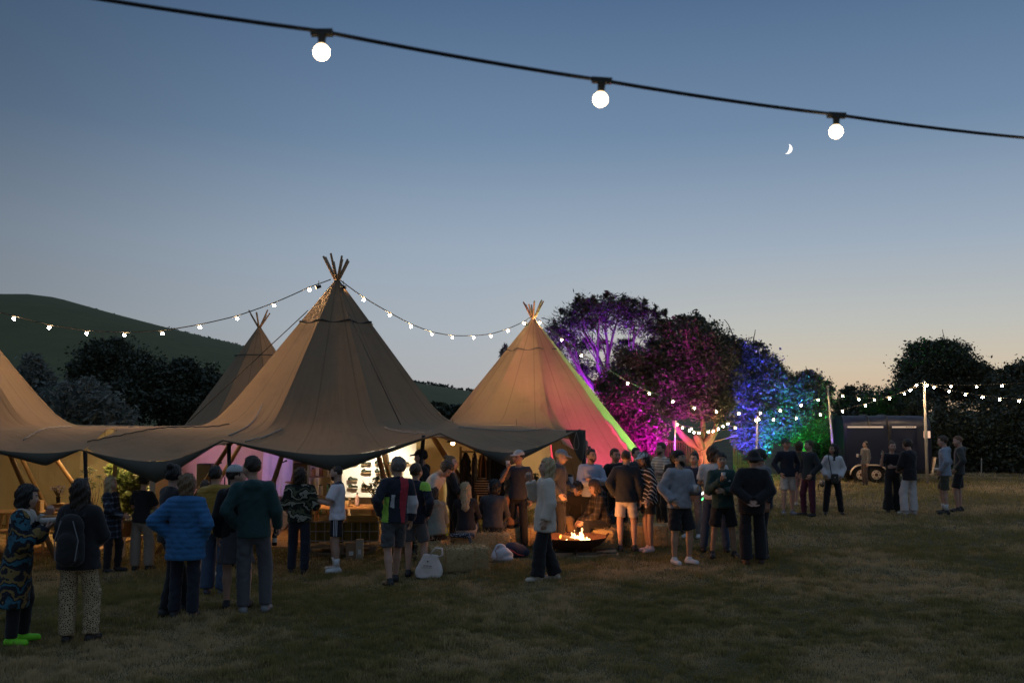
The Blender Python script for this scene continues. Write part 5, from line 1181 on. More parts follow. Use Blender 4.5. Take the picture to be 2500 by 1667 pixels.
person('skirt', 'woman in pale cap, black hoodie and grey skirt beside the teal hoodie man', 574, 1486, 1.74, 188, hoo(B_), dict(kind='skirt', mat=cloth((.09, .09, .10), 'grey_pleats'), end=.56), ('down', 'pocket'), hair=('short', 'dark'), hat=('cap', (.42, .45, .45)), sex='f', head=(-75, 0), shoes=(.02, .02, .02))
person('teal', 'tall man in dark teal hoodie and grey jeans, back turned, holding a bottle', 616, 1497, 1.86, 186, hoo(cloth((.014, .055, .055), 'teal_fleece'), inf=.03), trs(cloth((.085, .09, .10), 'washed_grey_denim'), inf=.018), ('pocket', 'hold'), hair=('short', 'dark'), head=(48, 0), shoes=(.22, .22, .22))
person('fleece', 'person in black and cream patterned fleece and navy trousers, back turned', 729, 1402, 1.76, 178, jkt(FLEECE, inf=.045, hem=.86, sinf=.038), trs(NAVY, inf=.02), ('cup', 'cup'), hair=('bob', 'dark'), shoes=(.03, .025, .02))
person('football', 'man in white football shirt and striped black shorts looking at a phone', 822, 1396, 1.77, -90, dict(name='football_shirt', mat=[cloth((.78, .75, .80), 'white_jersey'), NAVY], sleeve='short', inf=.028, hem=.86, collar=1.48, sinf=.026, fold=.010), shr(SIDES, inf=.03, len=.8), ('phone', 'phone'), hair=('buzz', 'dark'), socks=(.75, .75, .75), shoes=(.7, .7, .7), paint=lambda q, p: (q[:, 2] > 1.45).astype(int))
def panels(q, p):
    r = np.zeros(len(q), int); bk = q[:, 1] > .02
    r[bk & (q[:, 0] < -.02) & (q[:, 0] > -.14) & (np.abs(q[:, 0] + .07 + (1.3 - q[:, 2]) * .05) < .045 + (q[:, 2] - 1.05) * .12)] = 1
    r[(q[:, 0] > .12) & (q[:, 2] < 1.22) & (q[:, 0] < .19)] = 2; r[bk & (q[:, 0] > .05) & (q[:, 0] < .10) & (np.abs(q[:, 2] - 1.17) < .09)] = 3; r[(q[:, 0] < -.15) & (q[:, 2] < 1.25) & (q[:, 2] > 1.0) & bk] = 3
    return r
person('sport', 'grey-haired man in navy jacket with red and lime panels and grey shorts', 962, 1428, 1.79, 202, jkt([NAVY, cloth((.42, .03, .05), 'red_panel'), cloth((.35, .65, .08), 'lime_panel'), cloth((.5, .5, .52), 'pale_panel')], hem=.87), shr(cloth((.075, .08, .085), 'grey_ripstop'), inf=.024), ('pocket', 'down'), legs='stepr', hair=('curly', 'grey'), shoes=(.02, .02, .02), head=(30, 0), paint=panels, res=.65)
person('vest', 'person in navy jacket with lime shoulders standing just behind the navy-red jacket', 1012, 1408, 1.68, 160, jkt([NAVY, cloth((.35, .65, .08), 'lime_panel')]), shr(cloth((.1, .1, .1), 'ash_cotton')), ('down', 'pocket'), hair=('short', 'brown'), paint=lambda q, p: ((q[:, 2] > 1.36) & (np.abs(q[:, 0]) > .12)).astype(int))
person('blackcap', 'man in black cap and black hoodie at the back, facing left', 1030, 1350, 1.82, -75, hoo(B_), trs(B_), ('pocket', 'pocket'), hair=('short', 'dark'), hat=('cap', (.02, .02, .022)))
person('lean', 'curly-haired man in cream sweatshirt bending forward over the seated group', 1030, 1366, 1.80, 70, swt(cloth((.62, .54, .45), 'oatmeal_jersey'), inf=.034), trs(B_), ('down', 'knees'), hair=('curly', 'brown'), lean=34, head=(0, 12))
person('headset', 'woman in black sweatshirt with hair up beside the bending man', 1106, 1352, 1.66, 88, swt(B_), trs(B_), ('fold', 'fold2'), hair=('bun', 'light'), sex='f')
# seated round the fire on straw bales (seat height .36)
def seated(key, label, px, seat_py, d, H, yaw, *a, **k):
    g = GD(px, d); person(key, label, px, 0, H, yaw, *a, at=g, group='guests sitting round the fire', **k); return g
BALES = []
def bale_under(px, d, rz, label): BALES.append((GD(px, d), rz, label))
seated('olive', 'person in grey-olive hoodie sitting with bare legs, yellow clip at the hip', 1070, 1335, 16.6, 1.68, 205, hoo(cloth((.20, .21, .175), 'grey_olive_fleece')), shr(B_), ('mouth', 'knees'), legs='sitlow', hair=('bob', 'dark'), sex='f', lean=14, socks=(.03, .03, .03), head=(-20, 0))
seated('blonde', 'blonde person in black jumper and pale trousers sitting on the straw, back turned', 1139, 1329, 17.0, 1.66, 182, swt(cloth((.016, .016, .02), 'ink_knit')), trs(cloth((.30, .29, .27), 'pale_grey_twill')), ('knees', 'knees'), legs='sit', hair=('long', 'blonde'), sex='f', lean=10)
seated('dark', 'dark-haired person in charcoal jumper sitting between the two blondes', 1203, 1320, 17.3, 1.68, 176, swt(cloth((.055, .055, .062), 'charcoal_knit'), inf=.035), trs(NAVY), ('knees', 'knees'), legs='sit', hair=('bob', 'black'), lean=12, head=(70, 0))
seated('rust', 'woman in rust-brown jacket with long fair hair sitting nearest the walking woman', 1252, 1310, 17.9, 1.64, -120, jkt(cloth((.30, .14, .065), 'rust_cord')), trs(B_), ('knees', 'cup'), legs='sit', hair=('long', 'light'), sex='f', lean=10)
seated('huddle', 'man in black hoodie hunched behind the flames with tan knees', 1404, 1290, 18.5, 1.74, 8, hoo(cloth((.016, .014, .013), 'soot_fleece')), trs(cloth((.30, .19, .09), 'tan_canvas_trousers')), ('knees', 'knees'), legs='sitlow', hair=('fringe', 'black'), skin='olive', lean=30, head=(0, 12))
seated('warm', 'long-haired woman in dark plaid warming her hands at the fire', 1474, 1290, 17.9, 1.66, -70, jkt(PLAID2), trs(B_), ('fire', 'fire'), legs='sit', hair=('verylong', 'brown'), hat=('beanie', (.05, .04, .035)), sex='f', lean=16)
seated('shadow', 'dark-haired person in black sitting just behind the woman at the fire', 1500, 1280, 18.9, 1.66, -40, jkt(PLAID), trs(B_), ('knees', 'knees'), legs='sit', hair=('short', 'black'), skin='olive', lean=12)
person('whitecap', 'man in pale cap and dark T-shirt drinking under the brim', 1264, 1338, 1.72, -12, tee(cloth((.035, .036, .045), 'slate_jersey'), fold=.010), trs(B_), ('down', 'drink'), hair=('short', 'dark'), hat=('cap', (.5, .48, .46)), skin='tan', head=(-35, 0))
person('cream', 'long-haired woman in cream wool jacket walking left with hand at her mouth', 1331, 1418, 1.73, -82, jkt(cloth((.66, .58, .49), 'cream_wool'), inf=.055, hem=.72, flare=.03, sinf=.042), trs(B_, kind='wide', hem=.105), ('down', 'mouth'), legs='walk', hair=('verylong', 'blonde'), sex='f', shoes=(.55, .48, .38), lean=-3)
person('bluecap', 'man in grey-blue cap looking down towards the fire, behind the cream jacket', 1366, 1340, 1.74, 70, jkt(cloth((.05, .055, .065), 'slate_cloth')), trs(B_), ('front', 'pocket'), hair=('short', 'blonde'), hat=('cap', (.24, .27, .30)), head=(0, 14))
person('crossed', 'man in pale blue sweatshirt with arms crossed behind the fire', 1443, 1330, 1.73, 14, swt(cloth((.40, .44, .55), 'pale_blue_jersey'), inf=.03), trs(B_), ('fold', 'fold2'), hair=('short', 'black'), skin='olive', head=(14, 0))
person('overshirt', 'balding man in dark overshirt and cream shorts, back turned to us', 1529, 1347, 1.74, 168, jkt(cloth((.018, .024, .03), 'ink_overshirt'), hem=.86), shr(cloth((.60, .53, .44), 'cream_chino'), len=.78), ('pocket', 'down'), hair=('buzz', 'brown'), shoes=(.03, .03, .03), head=(-14, 0))
person('facing', 'dark-jacketed man facing the balding man in cream shorts', 1506, 1322, 1.72, 20, jkt(B_), trs(B_), ('pocket', 'pocket'), hair=('short', 'black'), skin='tan')
person('streaked', 'woman in white cap, streaked black jacket and shorts, leaning in with a cup', 1584, 1347, 1.70, -62, jkt(DIAG, inf=.045, hem=.84), shr(B_, len=.6), ('hold', 'pocket'), legs='close', hair=('long', 'black'), hat=('cap', (.6, .58, .57)), sex='f', shoes=(.55, .42, .42), skin='tan', lean=8)
person('back1', 'dark-haired man at the back beside the green-lit tent edge', 1560, 1306, 1.70, 30, jkt(cloth((.05, .048, .05), 'dusk_cloth')), trs(B_), hair=('short', 'black'))
person('stripe', 'tall man in striped white T-shirt and brown trousers, facing left', 1618, 1294, 1.78, -58, tee(TEESTRIPE), trs(cloth((.05, .035, .025), 'brown_twill')), ('fold', 'fold2'), hair=('short', 'brown'), skin='fair')
person('back2', 'person with black hair and black top half hidden behind the grey sweatshirt man', 1652, 1300, 1.62, 150, jkt(B_), trs(B_), hair=('bob', 'black'))
person('grey', 'bearded man in grey-blue sweatshirt and black shorts with backward cap', 1661, 1376, 1.78, 30, swt(cloth((.28, .29, .32), 'grey_blue_jersey'), inf=.045, hem=.86, sinf=.034), shr(B_, inf=.034, len=.98), ('cup', 'pocket'), hair=('short', 'black'), hat=('backcap', (.012, .012, .013)), skin='olive', shoes=(.62, .62, .62), head=(22, -4))
person('behind', 'person in dark blue shirt behind the grey sweatshirt man, white shoes', 1694, 1312, 1.62, -30, tee(cloth((.02, .03, .06), 'dark_blue_jersey')), trs(cloth((.2, .18, .16), 'stone_trousers')), hair=('short', 'dark'), shoes=(.6, .6, .6))
person('whitetee', 'man in white T-shirt and jeans with shaggy hair, back turned, behind the green hoodie', 1746, 1348, 1.80, 165, tee(cloth((.70, .64, .60), 'white_jersey_two')), trs(DENIM), ('front', 'down'), legs='wide', hair=('bob', 'brown'), shoes=(.02, .02, .02))
person('green', 'young man in dark green zip top holding a cup to his chest', 1767, 1361, 1.71, 0, jkt(cloth((.014, .050, .044), 'bottle_green_fleece'), inf=.032, sinf=.028), shr(B_, inf=.034, len=.98), ('fold2', 'chest'), legs='wide', hair=('fringe', 'black'), skin='olive', shoes=(.012, .012, .012), head=(8, -4))
person('bucket', 'person in black bucket hat and loose black clothes, hands behind back', 1838, 1378, 1.77, 172, jkt(B_, inf=.06, hem=.80, sinf=.036), trs(B_, kind='wide', hem=.10), ('behind', 'behind'), hair=('short', 'black'), hat=('bucket', (.010, .010, .011)), shoes=(.08, .04, .03))
person('dusk', 'man in dark two-tone jacket standing beyond the bucket hat', 1866, 1364, 1.78, -80, jkt([NAVY, cloth((.13, .14, .16), 'pale_yoke')], hem=.80, inf=.045), trs(B_), ('down', 'down'), hair=('short', 'black'), skin='tan', paint=lambda q, p: (q[:, 2] > 1.33).astype(int))
person('navy', 'man in navy jumper and pale shorts with hands in pockets, wearing a cap', 1925, 1257, 1.79, 6, swt(cloth((.012, .016, .03), 'navy_knit')), shr(cloth((.46, .43, .38), 'pale_chino'), len=.86), ('pocket', 'pocket'), hair=('short', 'brown'), hat=('cap', (.05, .055, .06)), head=(20, 0), shoes=(.12, .16, .22))
person('pinkshorts', 'person in olive top and pink shorts behind the navy jumper man', 1955, 1236, 1.66, 150, tee(cloth((.07, .075, .045), 'olive_jersey')), shr(cloth((.42, .24, .22), 'pink_cotton')), hair=('bob', 'brown'), sex='f', shoes=(.4, .35, .3))
person('burgundy', 'man in dark jacket and burgundy trousers facing the navy jumper man', 1977, 1260, 1.76, -70, jkt(cloth((.014, .022, .03), 'ink_jacket')), trs(cloth((.07, .012, .03), 'burgundy_twill')), ('pocket', 'pocket'), hair=('short', 'brown'))
person('white', 'woman in white sweater and black trousers with a crossbody bag', 2035, 1257, 1.65, -10, swt(cloth((.72, .70, .71), 'white_knit'), inf=.038, hem=.90, sinf=.03), trs(B_, inf=.02), ('pocket', 'pocket'), legs='wide', hair=('long', 'black'), sex='f', head=(-48, 0), skin='tan')
person('trailerman', 'person in grey top and brown trousers standing at the trailer side', 2113, 1184, 1.45, -75, jkt(cloth((.10, .10, .105), 'mid_grey_cloth')), trs(cloth((.06, .04, .035), 'umber_twill')), ('down', 'cup'), hair=('short', 'black'))
person('blackdress', 'woman all in black with wide trousers raising one hand', 2181, 1251, 1.70, -8, tee(B_), trs(B_, kind='wide', hem=.14), ('fold2', 'raise'), hair=('bun', 'brown'), sex='f', head=(8, 0))
person('whitetrousers', 'person in black jacket and white trousers, head bowed', 2223, 1256, 1.77, -150, jkt(B_, inf=.045, hem=.80), trs(cloth((.58, .56, .55), 'white_twill'), kind='wide', hem=.095), ('front', 'front'), hair=('curly', 'dark'), head=(0, 16), shoes=(.5, .5, .5))
person('lightblue', 'man in light blue hoodie and dark green shorts, back half turned', 2310, 1255, 1.85, -118, hoo(cloth((.27, .32, .40), 'light_blue_fleece'), inf=.034), shr(cloth((.05, .055, .035), 'dark_olive_cotton'), inf=.026), ('pocket', 'pocket'), hair=('short', 'brown'), socks=(.6, .6, .6), head=(0, 8))
person('darkhood', 'man in dark hoodie and black shorts beside the light blue hoodie', 2344, 1249, 1.84, -112, hoo(cloth((.05, .052, .05), 'dark_slate_fleece')), shr(B_, inf=.026), ('pocket', 'pocket'), hair=('buzz', 'ginger'), head=(0, 10))

# ================================================================== FIRE, STRAW, BAGS
STRAW = two_tone('straw', lambda n, l, v: mixc(n, l, noise(n, l, v, 40, 4), (.24, .175, .08), (.60, .46, .24)), 1.0)
def bale(label, g, rz, d=(.85, .42, .36), n=900):
    t = thing('straw_bale', label, 'straw bale', g, rz, 'straw bales used as seats'); v, f = bevbox((0, 0, d[2] / 2), d, .035, 2)
    obj('block', (v, f), STRAW, t, True)
    ax = RNG.integers(0, 5, n); u = RNG.random((n, 3)) - .5; c = u * np.array(d); c[:, 2] += d[2] / 2
    nrm = np.zeros((n, 3))
    for k, (a, s) in enumerate(((0, 1), (0, -1), (1, 1), (1, -1), (2, 1))):
        m = ax == k; c[m, a] = s * d[a] / 2 + (d[2] / 2 if a == 2 else 0); nrm[m, a] = s
    dr = RNG.normal(size=(n, 3)) * .55 + nrm * .35; dr[:, 2] -= .15; dr /= np.linalg.norm(dr, axis=1)[:, None]; ln = (.05 + .09 * RNG.random(n))[:, None]
    w = np.cross(dr, RNG.normal(size=(n, 3))); w = w / np.linalg.norm(w, axis=1)[:, None] * .006
    V = np.stack([c - w - dr * ln * .3, c + w - dr * ln * .3, c + dr * ln], 1).reshape(-1, 3); V[:, 2] = np.maximum(V[:, 2], .003)
    o = obj('loose_straw', (V, np.arange(3 * n).reshape(-1, 3)), STRAW, t); o['kind'] = 'stuff'
    for s in (-1, 1): obj('twine', tube([(s * d[0] * .25, -d[1] / 2 - .004, .02), (s * d[0] * .25, -d[1] / 2 - .004, d[2] + .004), (s * d[0] * .25, d[1] / 2 + .004, d[2] + .004), (s * d[0] * .25, d[1] / 2 + .004, .02)], .004, 5), mat('orange_twine', (.4, .2, .06), .9), t)
bale('straw bale nearest us under the olive hoodie and a patterned scarf', G(1118, 1392), R(12), (.9, .46, .36), 1500)
bale('straw bale under the blonde and the charcoal jumper', GD(1180, 17.25), R(2), (.95, .42, .35), 1200)
bale('straw bale under the rust jacket beside the walking woman', GD(1258, 18.0), R(20)); bale('straw bale left of the seated group', GD(1062, 16.75), R(75), (.5, .42, .35))
bale('straw bale under the man hunched behind the flames', GD(1404, 18.6), R(5)); bale('straw bale under the woman warming her hands', GD(1482, 18.0), R(70), (.8, .42, .35)); bale('straw bale behind the balding man at the right of the fire', GD(1588, 18.2), R(8), (.9, .45, .38)); bale('straw bale under the dark-haired figure in black', GD(1502, 18.95), R(40), (.5, .42, .35))
# fire bowl
FB = GD(1398, 17.0); FB = Vector((FB.x, FB.y, FB.z)); t = thing('fire_pit', 'wide rusty steel fire bowl on low legs', 'fire pit', FB)
RUST = mat('rusty_steel', (.12, .055, .03), .8, .4, .5, 14, .5, 40); RB0 = .56
obj('bowl', lathe([(.05, .10), (.25, .12), (.45, .2), (RB0, .31), (RB0 + .015, .315), (RB0 + .01, .30), (.46, .185), (.26, .10), (.05, .08)][::-1], 40), RUST, t, True)
for a in (.6, 2.7, 4.8): obj('leg', tube([(.34 * math.cos(a), .34 * math.sin(a), .14), (.4 * math.cos(a), .4 * math.sin(a), 0)], .022, 8), RUST, t)
for s in (-1, 1): obj('handle', tube([(s * .55, -.06, .31), (s * .60, -.06, .36), (s * .60, .06, .36), (s * .55, .06, .31)], .01, 6), RUST, t)
EMB = mat('charred_log', (.02, .015, .012), .95, 0, .4, 20, .8, 40, emit=(1, .25, .04), es=.35)
for i, (a, r, tl) in enumerate(((.3, .14, .2), (1.5, .12, -.15), (2.6, .15, .25), (4.0, .1, .1), (5.2, .14, -.2))):
    c = Vector((.05 + .1 * math.cos(a), .1 * math.sin(a), .20 + .03 * (i % 3))); d = Vector((math.cos(a + 1), math.sin(a + 1), tl)) * .2
    q = thing('burning_log', 'charred log burning in the fire bowl, %s' % ('lowest', 'leaning left', 'across the middle', 'at the back', 'topmost')[i], 'log', FB + c); obj('wood', tube([-d, d * .1, d], [.04, .046, .036], 9), EMB, q, True); obj('ember_end', tube([d, d * 1.04], [.036, .028], 9), emis('ember', (1, .22, .03), 6), q)
def flame_fn(lst):
    def fn(p):
        d = np.full(len(p), 9., np.float32)
        for (x, y, z0, z1, r, bx) in lst: d = smin(d, cone(p, (x, y, z0), (x + bx, y, z1), r, .006), .025)
        return d + .008 * np.sin(p[:, 2] * 55 + p[:, 0] * 40)
    return surf(fn, (-.32, -.22, -.05), (.36, .22, .62), .013)
fl = thing('fire', 'orange campfire flames leaping from the bowl', 'fire', FB + Vector((.06, -.06, .24))); fl.scale = (.9, .9, .82)
m = bpy.data.materials.new('flame'); m.use_nodes = True; n = m.node_tree.nodes; l = m.node_tree.links; n.clear(); o_ = n.new('ShaderNodeOutputMaterial'); e = n.new('ShaderNodeEmission'); tcd = n.new('ShaderNodeTexCoord'); z = xyz(n, l, tcd.outputs['Object'])
rp = n.new('ShaderNodeValToRGB'); rp.color_ramp.elements[0].color = (1, .66, .28, 1); rp.color_ramp.elements[1].color = (1, .26, .04, 1); l.new(mth(n, l, 'MULTIPLY', z[2], 2.2), rp.inputs[0]); l.new(rp.outputs[0], e.inputs[0]); e.inputs[1].default_value = 5; l.new(e.outputs[0], o_.inputs[0])
for nm, ls in (('flame_tongue', [(-.13, .0, 0, .10, .045, .03), (-.08, .03, 0, .17, .035, -.015), (-.04, -.02, 0, .22, .042, -.01), (.0, .03, 0, .14, .035, .02), (.03, 0, 0, .19, .04, .035), (.13, .0, 0, .11, .04, -.02), (.17, .03, 0, .08, .03, .02), (.22, .02, -.01, .05, .03, .02)]), ('flame_tongue', [(.07, -.02, .03, .29, .042, .03), (.10, -.01, .12, .2, .026, -.02)]), ('flame_tongue', [(-.18, -.03, 0, .07, .035, -.01)])): obj(nm, surf(lambda p, ls=ls: flame_sdf(p, ls), (-.32, -.2, -.06), (.36, .2, .5), .012) if False else flame_fn(ls), m, fl, True)
for i, (ex, ey) in enumerate(((-.2, -.08), (.26, -.06), (.0, -.16), (.14, -.14), (-.1, -.15), (.3, .06), (-.26, .03))): obj('ember', surf(lambda p: ell(p, (ex, ey, -.04), (.05, .04, .022)) + wob(p, .006, 60, i), (ex - .08, ey - .07, -.09), (ex + .08, ey + .07, .02), .013), emis('ember_bed', (1, .2, .03), 1.6), fl, True)
light('fire_light', 'POINT', FB + Vector((.05, -.05, .52)), 55, (1, .36, .10), fl, None, .16)
# split logs heaped round the bowl
LOGE = mat('split_wood', (.58, .38, .23), .9, 0, .25, 12, .5, 40); LOGB = mat('log_bark', (.10, .065, .04), .95, 0, .4, 10, .8, 30)
for i, (px, py, L_, rz, tl, w) in enumerate(((1376, 1352, .3, .15, 0, .12), (1428, 1338, .34, -.1, .12, .13), (1432, 1357, .32, .1, 0, .12), (1478, 1345, .36, .3, .05, .11), (1470, 1331, .34, -.35, .15, .1), (1496, 1320, .34, 1.1, .8, .09), (1402, 1360, .2, .5, 0, .06), (1340, 1352, .3, -.2, 0, .1), (1492, 1350, .25, -.6, .1, .07), (1455, 1352, .3, .6, 0, .08))):
    g = G(px, py + 6); q = thing('firewood_log', 'split log heaped by the fire bowl, ' + ('left of the heap with a flat pale end', 'top of the middle stack', 'bottom of the middle stack', 'right of the middle stack', 'propped high at the right', 'standing on end against the bowl', 'short piece between the stacks', 'farthest left in shadow', 'thin one at the far right', 'wedge under the right pieces')[i], 'log', g + Vector((0, 0, w * .35 if i not in (1, 4) else w * 1.0)), rz)
    pr = [(-w * .5, -w * .35), (w * .5, -w * .35), (w * .42, w * .2), (0, w * .5), (-w * .45, w * .15)]; v = [(s * L_ / 2, y, z_) for s in (-1, 1) for y, z_ in pr]
    q.rotation_euler = (random.uniform(-.5, .5) * (i not in (1, 2)), -tl, rz)
    obj('bark', (v, [(i_, (i_ + 1) % 5, (i_ + 1) % 5 + 5, i_ + 5) for i_ in range(2, 4)]), LOGB, q); obj('split_face', (v, [(0, 1, 6, 5), (1, 2, 7, 6), (4, 0, 5, 9), (4, 3, 2, 1, 0), (5, 6, 7, 8, 9)]), LOGE, q)
# bags on the grass
g = G(1046, 1410); t = thing('tote_bag', 'cream canvas tote with small dark print leaning on the straw', 'bag', g, R(-6))
def totef(p):
    z = p[:, 2]; d = smax(np.abs(p[:, 0] - .05 * z) - (.182 - .12 * z + .03 * np.sin(z * 14)), np.abs(p[:, 1] - .02 - .12 * z) - (.075 - .13 * z), .03)
    return np.maximum(smax(d, z - .345 + .12 * np.abs(p[:, 0] + .05), .012), -z) + wob(p, .010, 13, 1.3)
obj('pouch', surf(totef, (-.25, -.16, -.03), (.27, .22, .42), .014), mat('cream_canvas', (.72, .63, .57), .9, 0, .08, 6, .3, 18), t, True)
for s in (0, 1): obj('handle', tube([(.02, .0 + .05 * s, .34), (.10, .02 + .05 * s, .43), (.19, .03 + .05 * s, .42), (.20, .02 + .05 * s, .33), (.14, .01 + .05 * s, .30)], .012, 6), mat('cream_canvas', (.6, .53, .48)), t, True)
PRINT = mat('dark_print', (.05, .045, .045), .9)
obj('print_emblem', tube([(-.005, -.030, .245), (-.005, -.040, .245)], .012, 10), PRINT, t)
for i in range(8): obj('print_letter', box((-.06 + i * .016, -.046, .185 - .0012 * i), (.009, .004, .012 + .006 * (i % 3 == 0)), 0), PRINT, t)
obj('print_line', box((-.02, -.052, .155), (.16, .006, .004)), PRINT, t)
g = G(1222, 1372); t = thing('drawstring_bag', 'crumpled white bag lying before the charcoal jumper', 'bag', g)
obj('sack', surf(lambda p: np.maximum(smin(ell(p, (.03, 0, .10), (.19, .13, .13)), ell(p, (.02, 0, .2), (.10, .07, .10)), .05) + wob(p, .02, 14, 2.1), -p[:, 2]), (-.28, -.24, -.03), (.3, .24, .36), .017), mat('crumpled_white', (.58, .57, .6), .8, 0, .1, 8, .6, 14), t, True)
obj('drawcord', tube([(-.02, -.06, .27), (-.08, -.1, .2), (-.05, -.14, .1), (-.1, -.15, .04)], .006, 5), mat('red_cord', (.3, .06, .05), .9), t, True)
g = G(1252, 1362); t = thing('rucksack', 'dark navy rucksack slumped beside the white bag', 'bag', g, .4); obj('pack', surf(lambda p: np.maximum(smin(ell(p, (0, 0, .12), (.22, .13, .14)), ell(p, (.14, 0, .09), (.16, .1, .09)), .05) + wob(p, .012, 26, 3.1), -p[:, 2]), (-.3, -.2, -.03), (.36, .2, .34), .02), cloth((.018, .022, .05), 'navy_nylon'), t, True); obj('strap', tube([(-.1, -.12, .16), (.02, -.16, .08), (.14, -.13, .05)], .012, 6), mat('red_webbing', (.35, .05, .04), .9), t)
g = GD(1126, 16.62); t = thing('scarf', 'patterned navy scarf hanging over the nearest bale', 'scarf', g + Vector((.03, -.25, .0)))
obj('fold', surf(lambda p: smin(cone(p, (-.17, .1, .40), (.17, .06, .40), .035, .045, 1.2), cone(p, (.13, -.02, .38), (.17, -.06, .18), .03, .022), .04) + wob(p, .010, 40, .7), (-.28, -.16, .1), (.28, .24, .5), .015), two_tone('speckled_scarf', lambda n, l, v: mixc(n, l, mth(n, l, 'GREATER_THAN', noise(n, l, v, 60, 2), .58), (.012, .014, .03), (.4, .4, .42))), t, True); obj('fringe', tube([(.17, -.06, .18), (.175, -.065, .12), (.16, -.07, .07)], [.014, .008, .003], 6), ROPE, t)

# ---- things people hold or wear
CUPM = mat('paper_cup', (.66, .62, .58), .7)
def cup(label, p, h=.11, m=CUPM):
    t = thing('paper_cup', label, 'cup', Vector(p) - Vector((0, 0, h * .45))); obj('cup_wall', lathe([(.027, 0), (.036, h), (.034, h), (.0255, .006)], 16), m, t, True); obj('rim', lathe([(.0355, h - .003), (.038, h), (.0355, h + .003)], 16), m, t)
cup('paper cup held by the bearded man in grey-blue', at_hand('grey', 1)); cup('printed paper cup held up by the man in green', at_hand('green', -1), .12); cup('plastic cup held low by the woman in the streaked jacket', at_hand('streaked', 1), .12); cup('cup raised by the man in the pale cap', at_hand('whitecap', -1)); cup('cup held by the woman in rust brown', at_hand('rust', -1)); cup('cup held by the person at the trailer', at_hand('trailerman', -1))
obj('cup_print', lathe([(.0305, .03), (.0345, .075)], 16), mat('cup_red', (.35, .05, .06), .7), bpy.data.objects['paper_cup.001'])
p = at_hand('teal', -1); t = thing('beer_bottle', 'dark glass bottle in the hand of the teal hoodie man', 'bottle', p + Vector((0, 0, -.16))); obj('glass', lathe([(.028, 0), (.03, .01), (.03, .12), (.013, .17), (.013, .22), (.015, .225)], 14), mat('brown_glass', (.02, .012, .006), .12), t, True); obj('label_band', lathe([(.0306, .04), (.0306, .09)], 14), mat('label_paper', (.5, .48, .42), .7), t)
p = at_hand('football', 1); t = thing('smartphone', 'dark smartphone held by the man in the football shirt', 'phone', p + Vector((-.03, -.01, .05)), R(-90)); o = obj('shell', bevbox((0, 0, 0), (.075, .009, .15), .004), BLK, t); o.rotation_euler = (R(-55), 0, 0); o2 = obj('screen', box((0, .0055, 0), (.068, .002, .14)), mat('screen_off', (.02, .02, .025), .1), t); o2.rotation_euler = (R(-55), 0, 0)
p = PEOPLE['coat']['mw'] @ Vector((.03, -.30, 1.36)); t = thing('food_wrap', 'white paper tray of food held by the patterned-coat person', 'food', p); o = obj('paper', surf(lambda q: smax(cone(q, (-.05, 0, 0), (.05, 0, .02), .045, .06), q[:, 2] - .03, .01) + wob(q, .006, 60, 1), (-.14, -.1, -.09), (.14, .1, .08), .012), mat('waxed_paper', (.7, .66, .62), .6), t, True); obj('filling', surf(lambda q: ell(q, (0, 0, .035), (.075, .04, .022)) + wob(q, .006, 90, 2), (-.1, -.06, 0), (.1, .06, .08), .01), mat('toasted_bread', (.4, .2, .08), .8), t, True)
p = at_torso('leopard', (0, .22, 1.14)); t = thing('backpack', 'black backpack worn by the person in leopard-print trousers', 'backpack', p, R(180))
def packf(q): return smax(smin(cone(q, (0, .0, -.16), (0, .0, .14), .15, .13, .62), cone(q, (0, .09, -.15), (0, .09, -.02), .11, .10, .5), .03), np.abs(q[:, 2]) - .27, .03) + wob(q, .006, 30, 1)
obj('pack', surf(packf, (-.22, -.16, -.32), (.22, .22, .32), .017), cloth((.014, .013, .014), 'black_nylon'), t, True)
for s in (-1, 1): obj('strap', tube([(s * .09, -.07, .22), (s * .11, -.13, .29), (s * .12, -.24, .27), (s * .13, -.30, .15)], .018, 6), B_, t); obj('zip', tube([(s * .10, .12, -.2), (s * .12, .1, 0), (s * .06, .1, .2)], .006, 5), mat('zip_grey', (.2, .2, .22), .5), t)
obj('grab_loop', tube([(-.04, -.05, .25), (0, -.05, .30), (.04, -.05, .25)], .009, 6), B_, t)
p = PEOPLE['leopard']['mw'] @ Vector([float(x) for x in PEOPLE['leopard']['hw']((0, -.03, 1.765))]); t = thing('sunglasses', 'dark sunglasses pushed up on the hair of the backpack wearer', 'glasses', p, R(180))
for s in (-1, 1): obj('lens', lathe([(.001, 0), (.026, .002), (.026, .008), (.001, .012)], 12, (s * .034, -.05, 0)), mat('dark_lens', (.01, .01, .01), .1), t); obj('temple', tube([(s * .062, -.05, .005), (s * .085, .05, -.02)], .004, 5), BLK, t)
p = at_torso('white', (.02, -.22, .93)); t = thing('crossbody_bag', 'small olive crossbody bag worn over the white sweater', 'bag', p, R(-10)); obj('pouch', bevbox((0, 0, 0), (.17, .08, .22), .03, 3), cloth((.05, .045, .035), 'khaki_nylon'), t, True); obj('badge', tube([(0, -.041, .03), (0, -.045, .03)], .014, 10), mat('pale_badge', (.5, .5, .5), .6), t); obj('strap', tube([(-.07, .01, .1), (-.10, .0, .3), (-.12, .07, .46), (-.10, .2, .56)], .010, 6), B_, t)
p = at_torso('olive', (-.09, .20, .93)); t = thing('key_clip', 'bright yellow clip hanging at the hip of the olive hoodie', 'clip', p, R(205)); obj('loop', tube([(-.02, .02, .06), (-.024, .02, .0), (0, .02, -.03), (.024, .02, .0), (.02, .02, .06), (-.02, .02, .06)], .007, 6), mat('neon_yellow', (.6, .55, .02), .5), t); obj('tag', bevbox((0, .02, -.045), (.045, .012, .03), .004), mat('neon_yellow', (.6, .55, .02)), t)
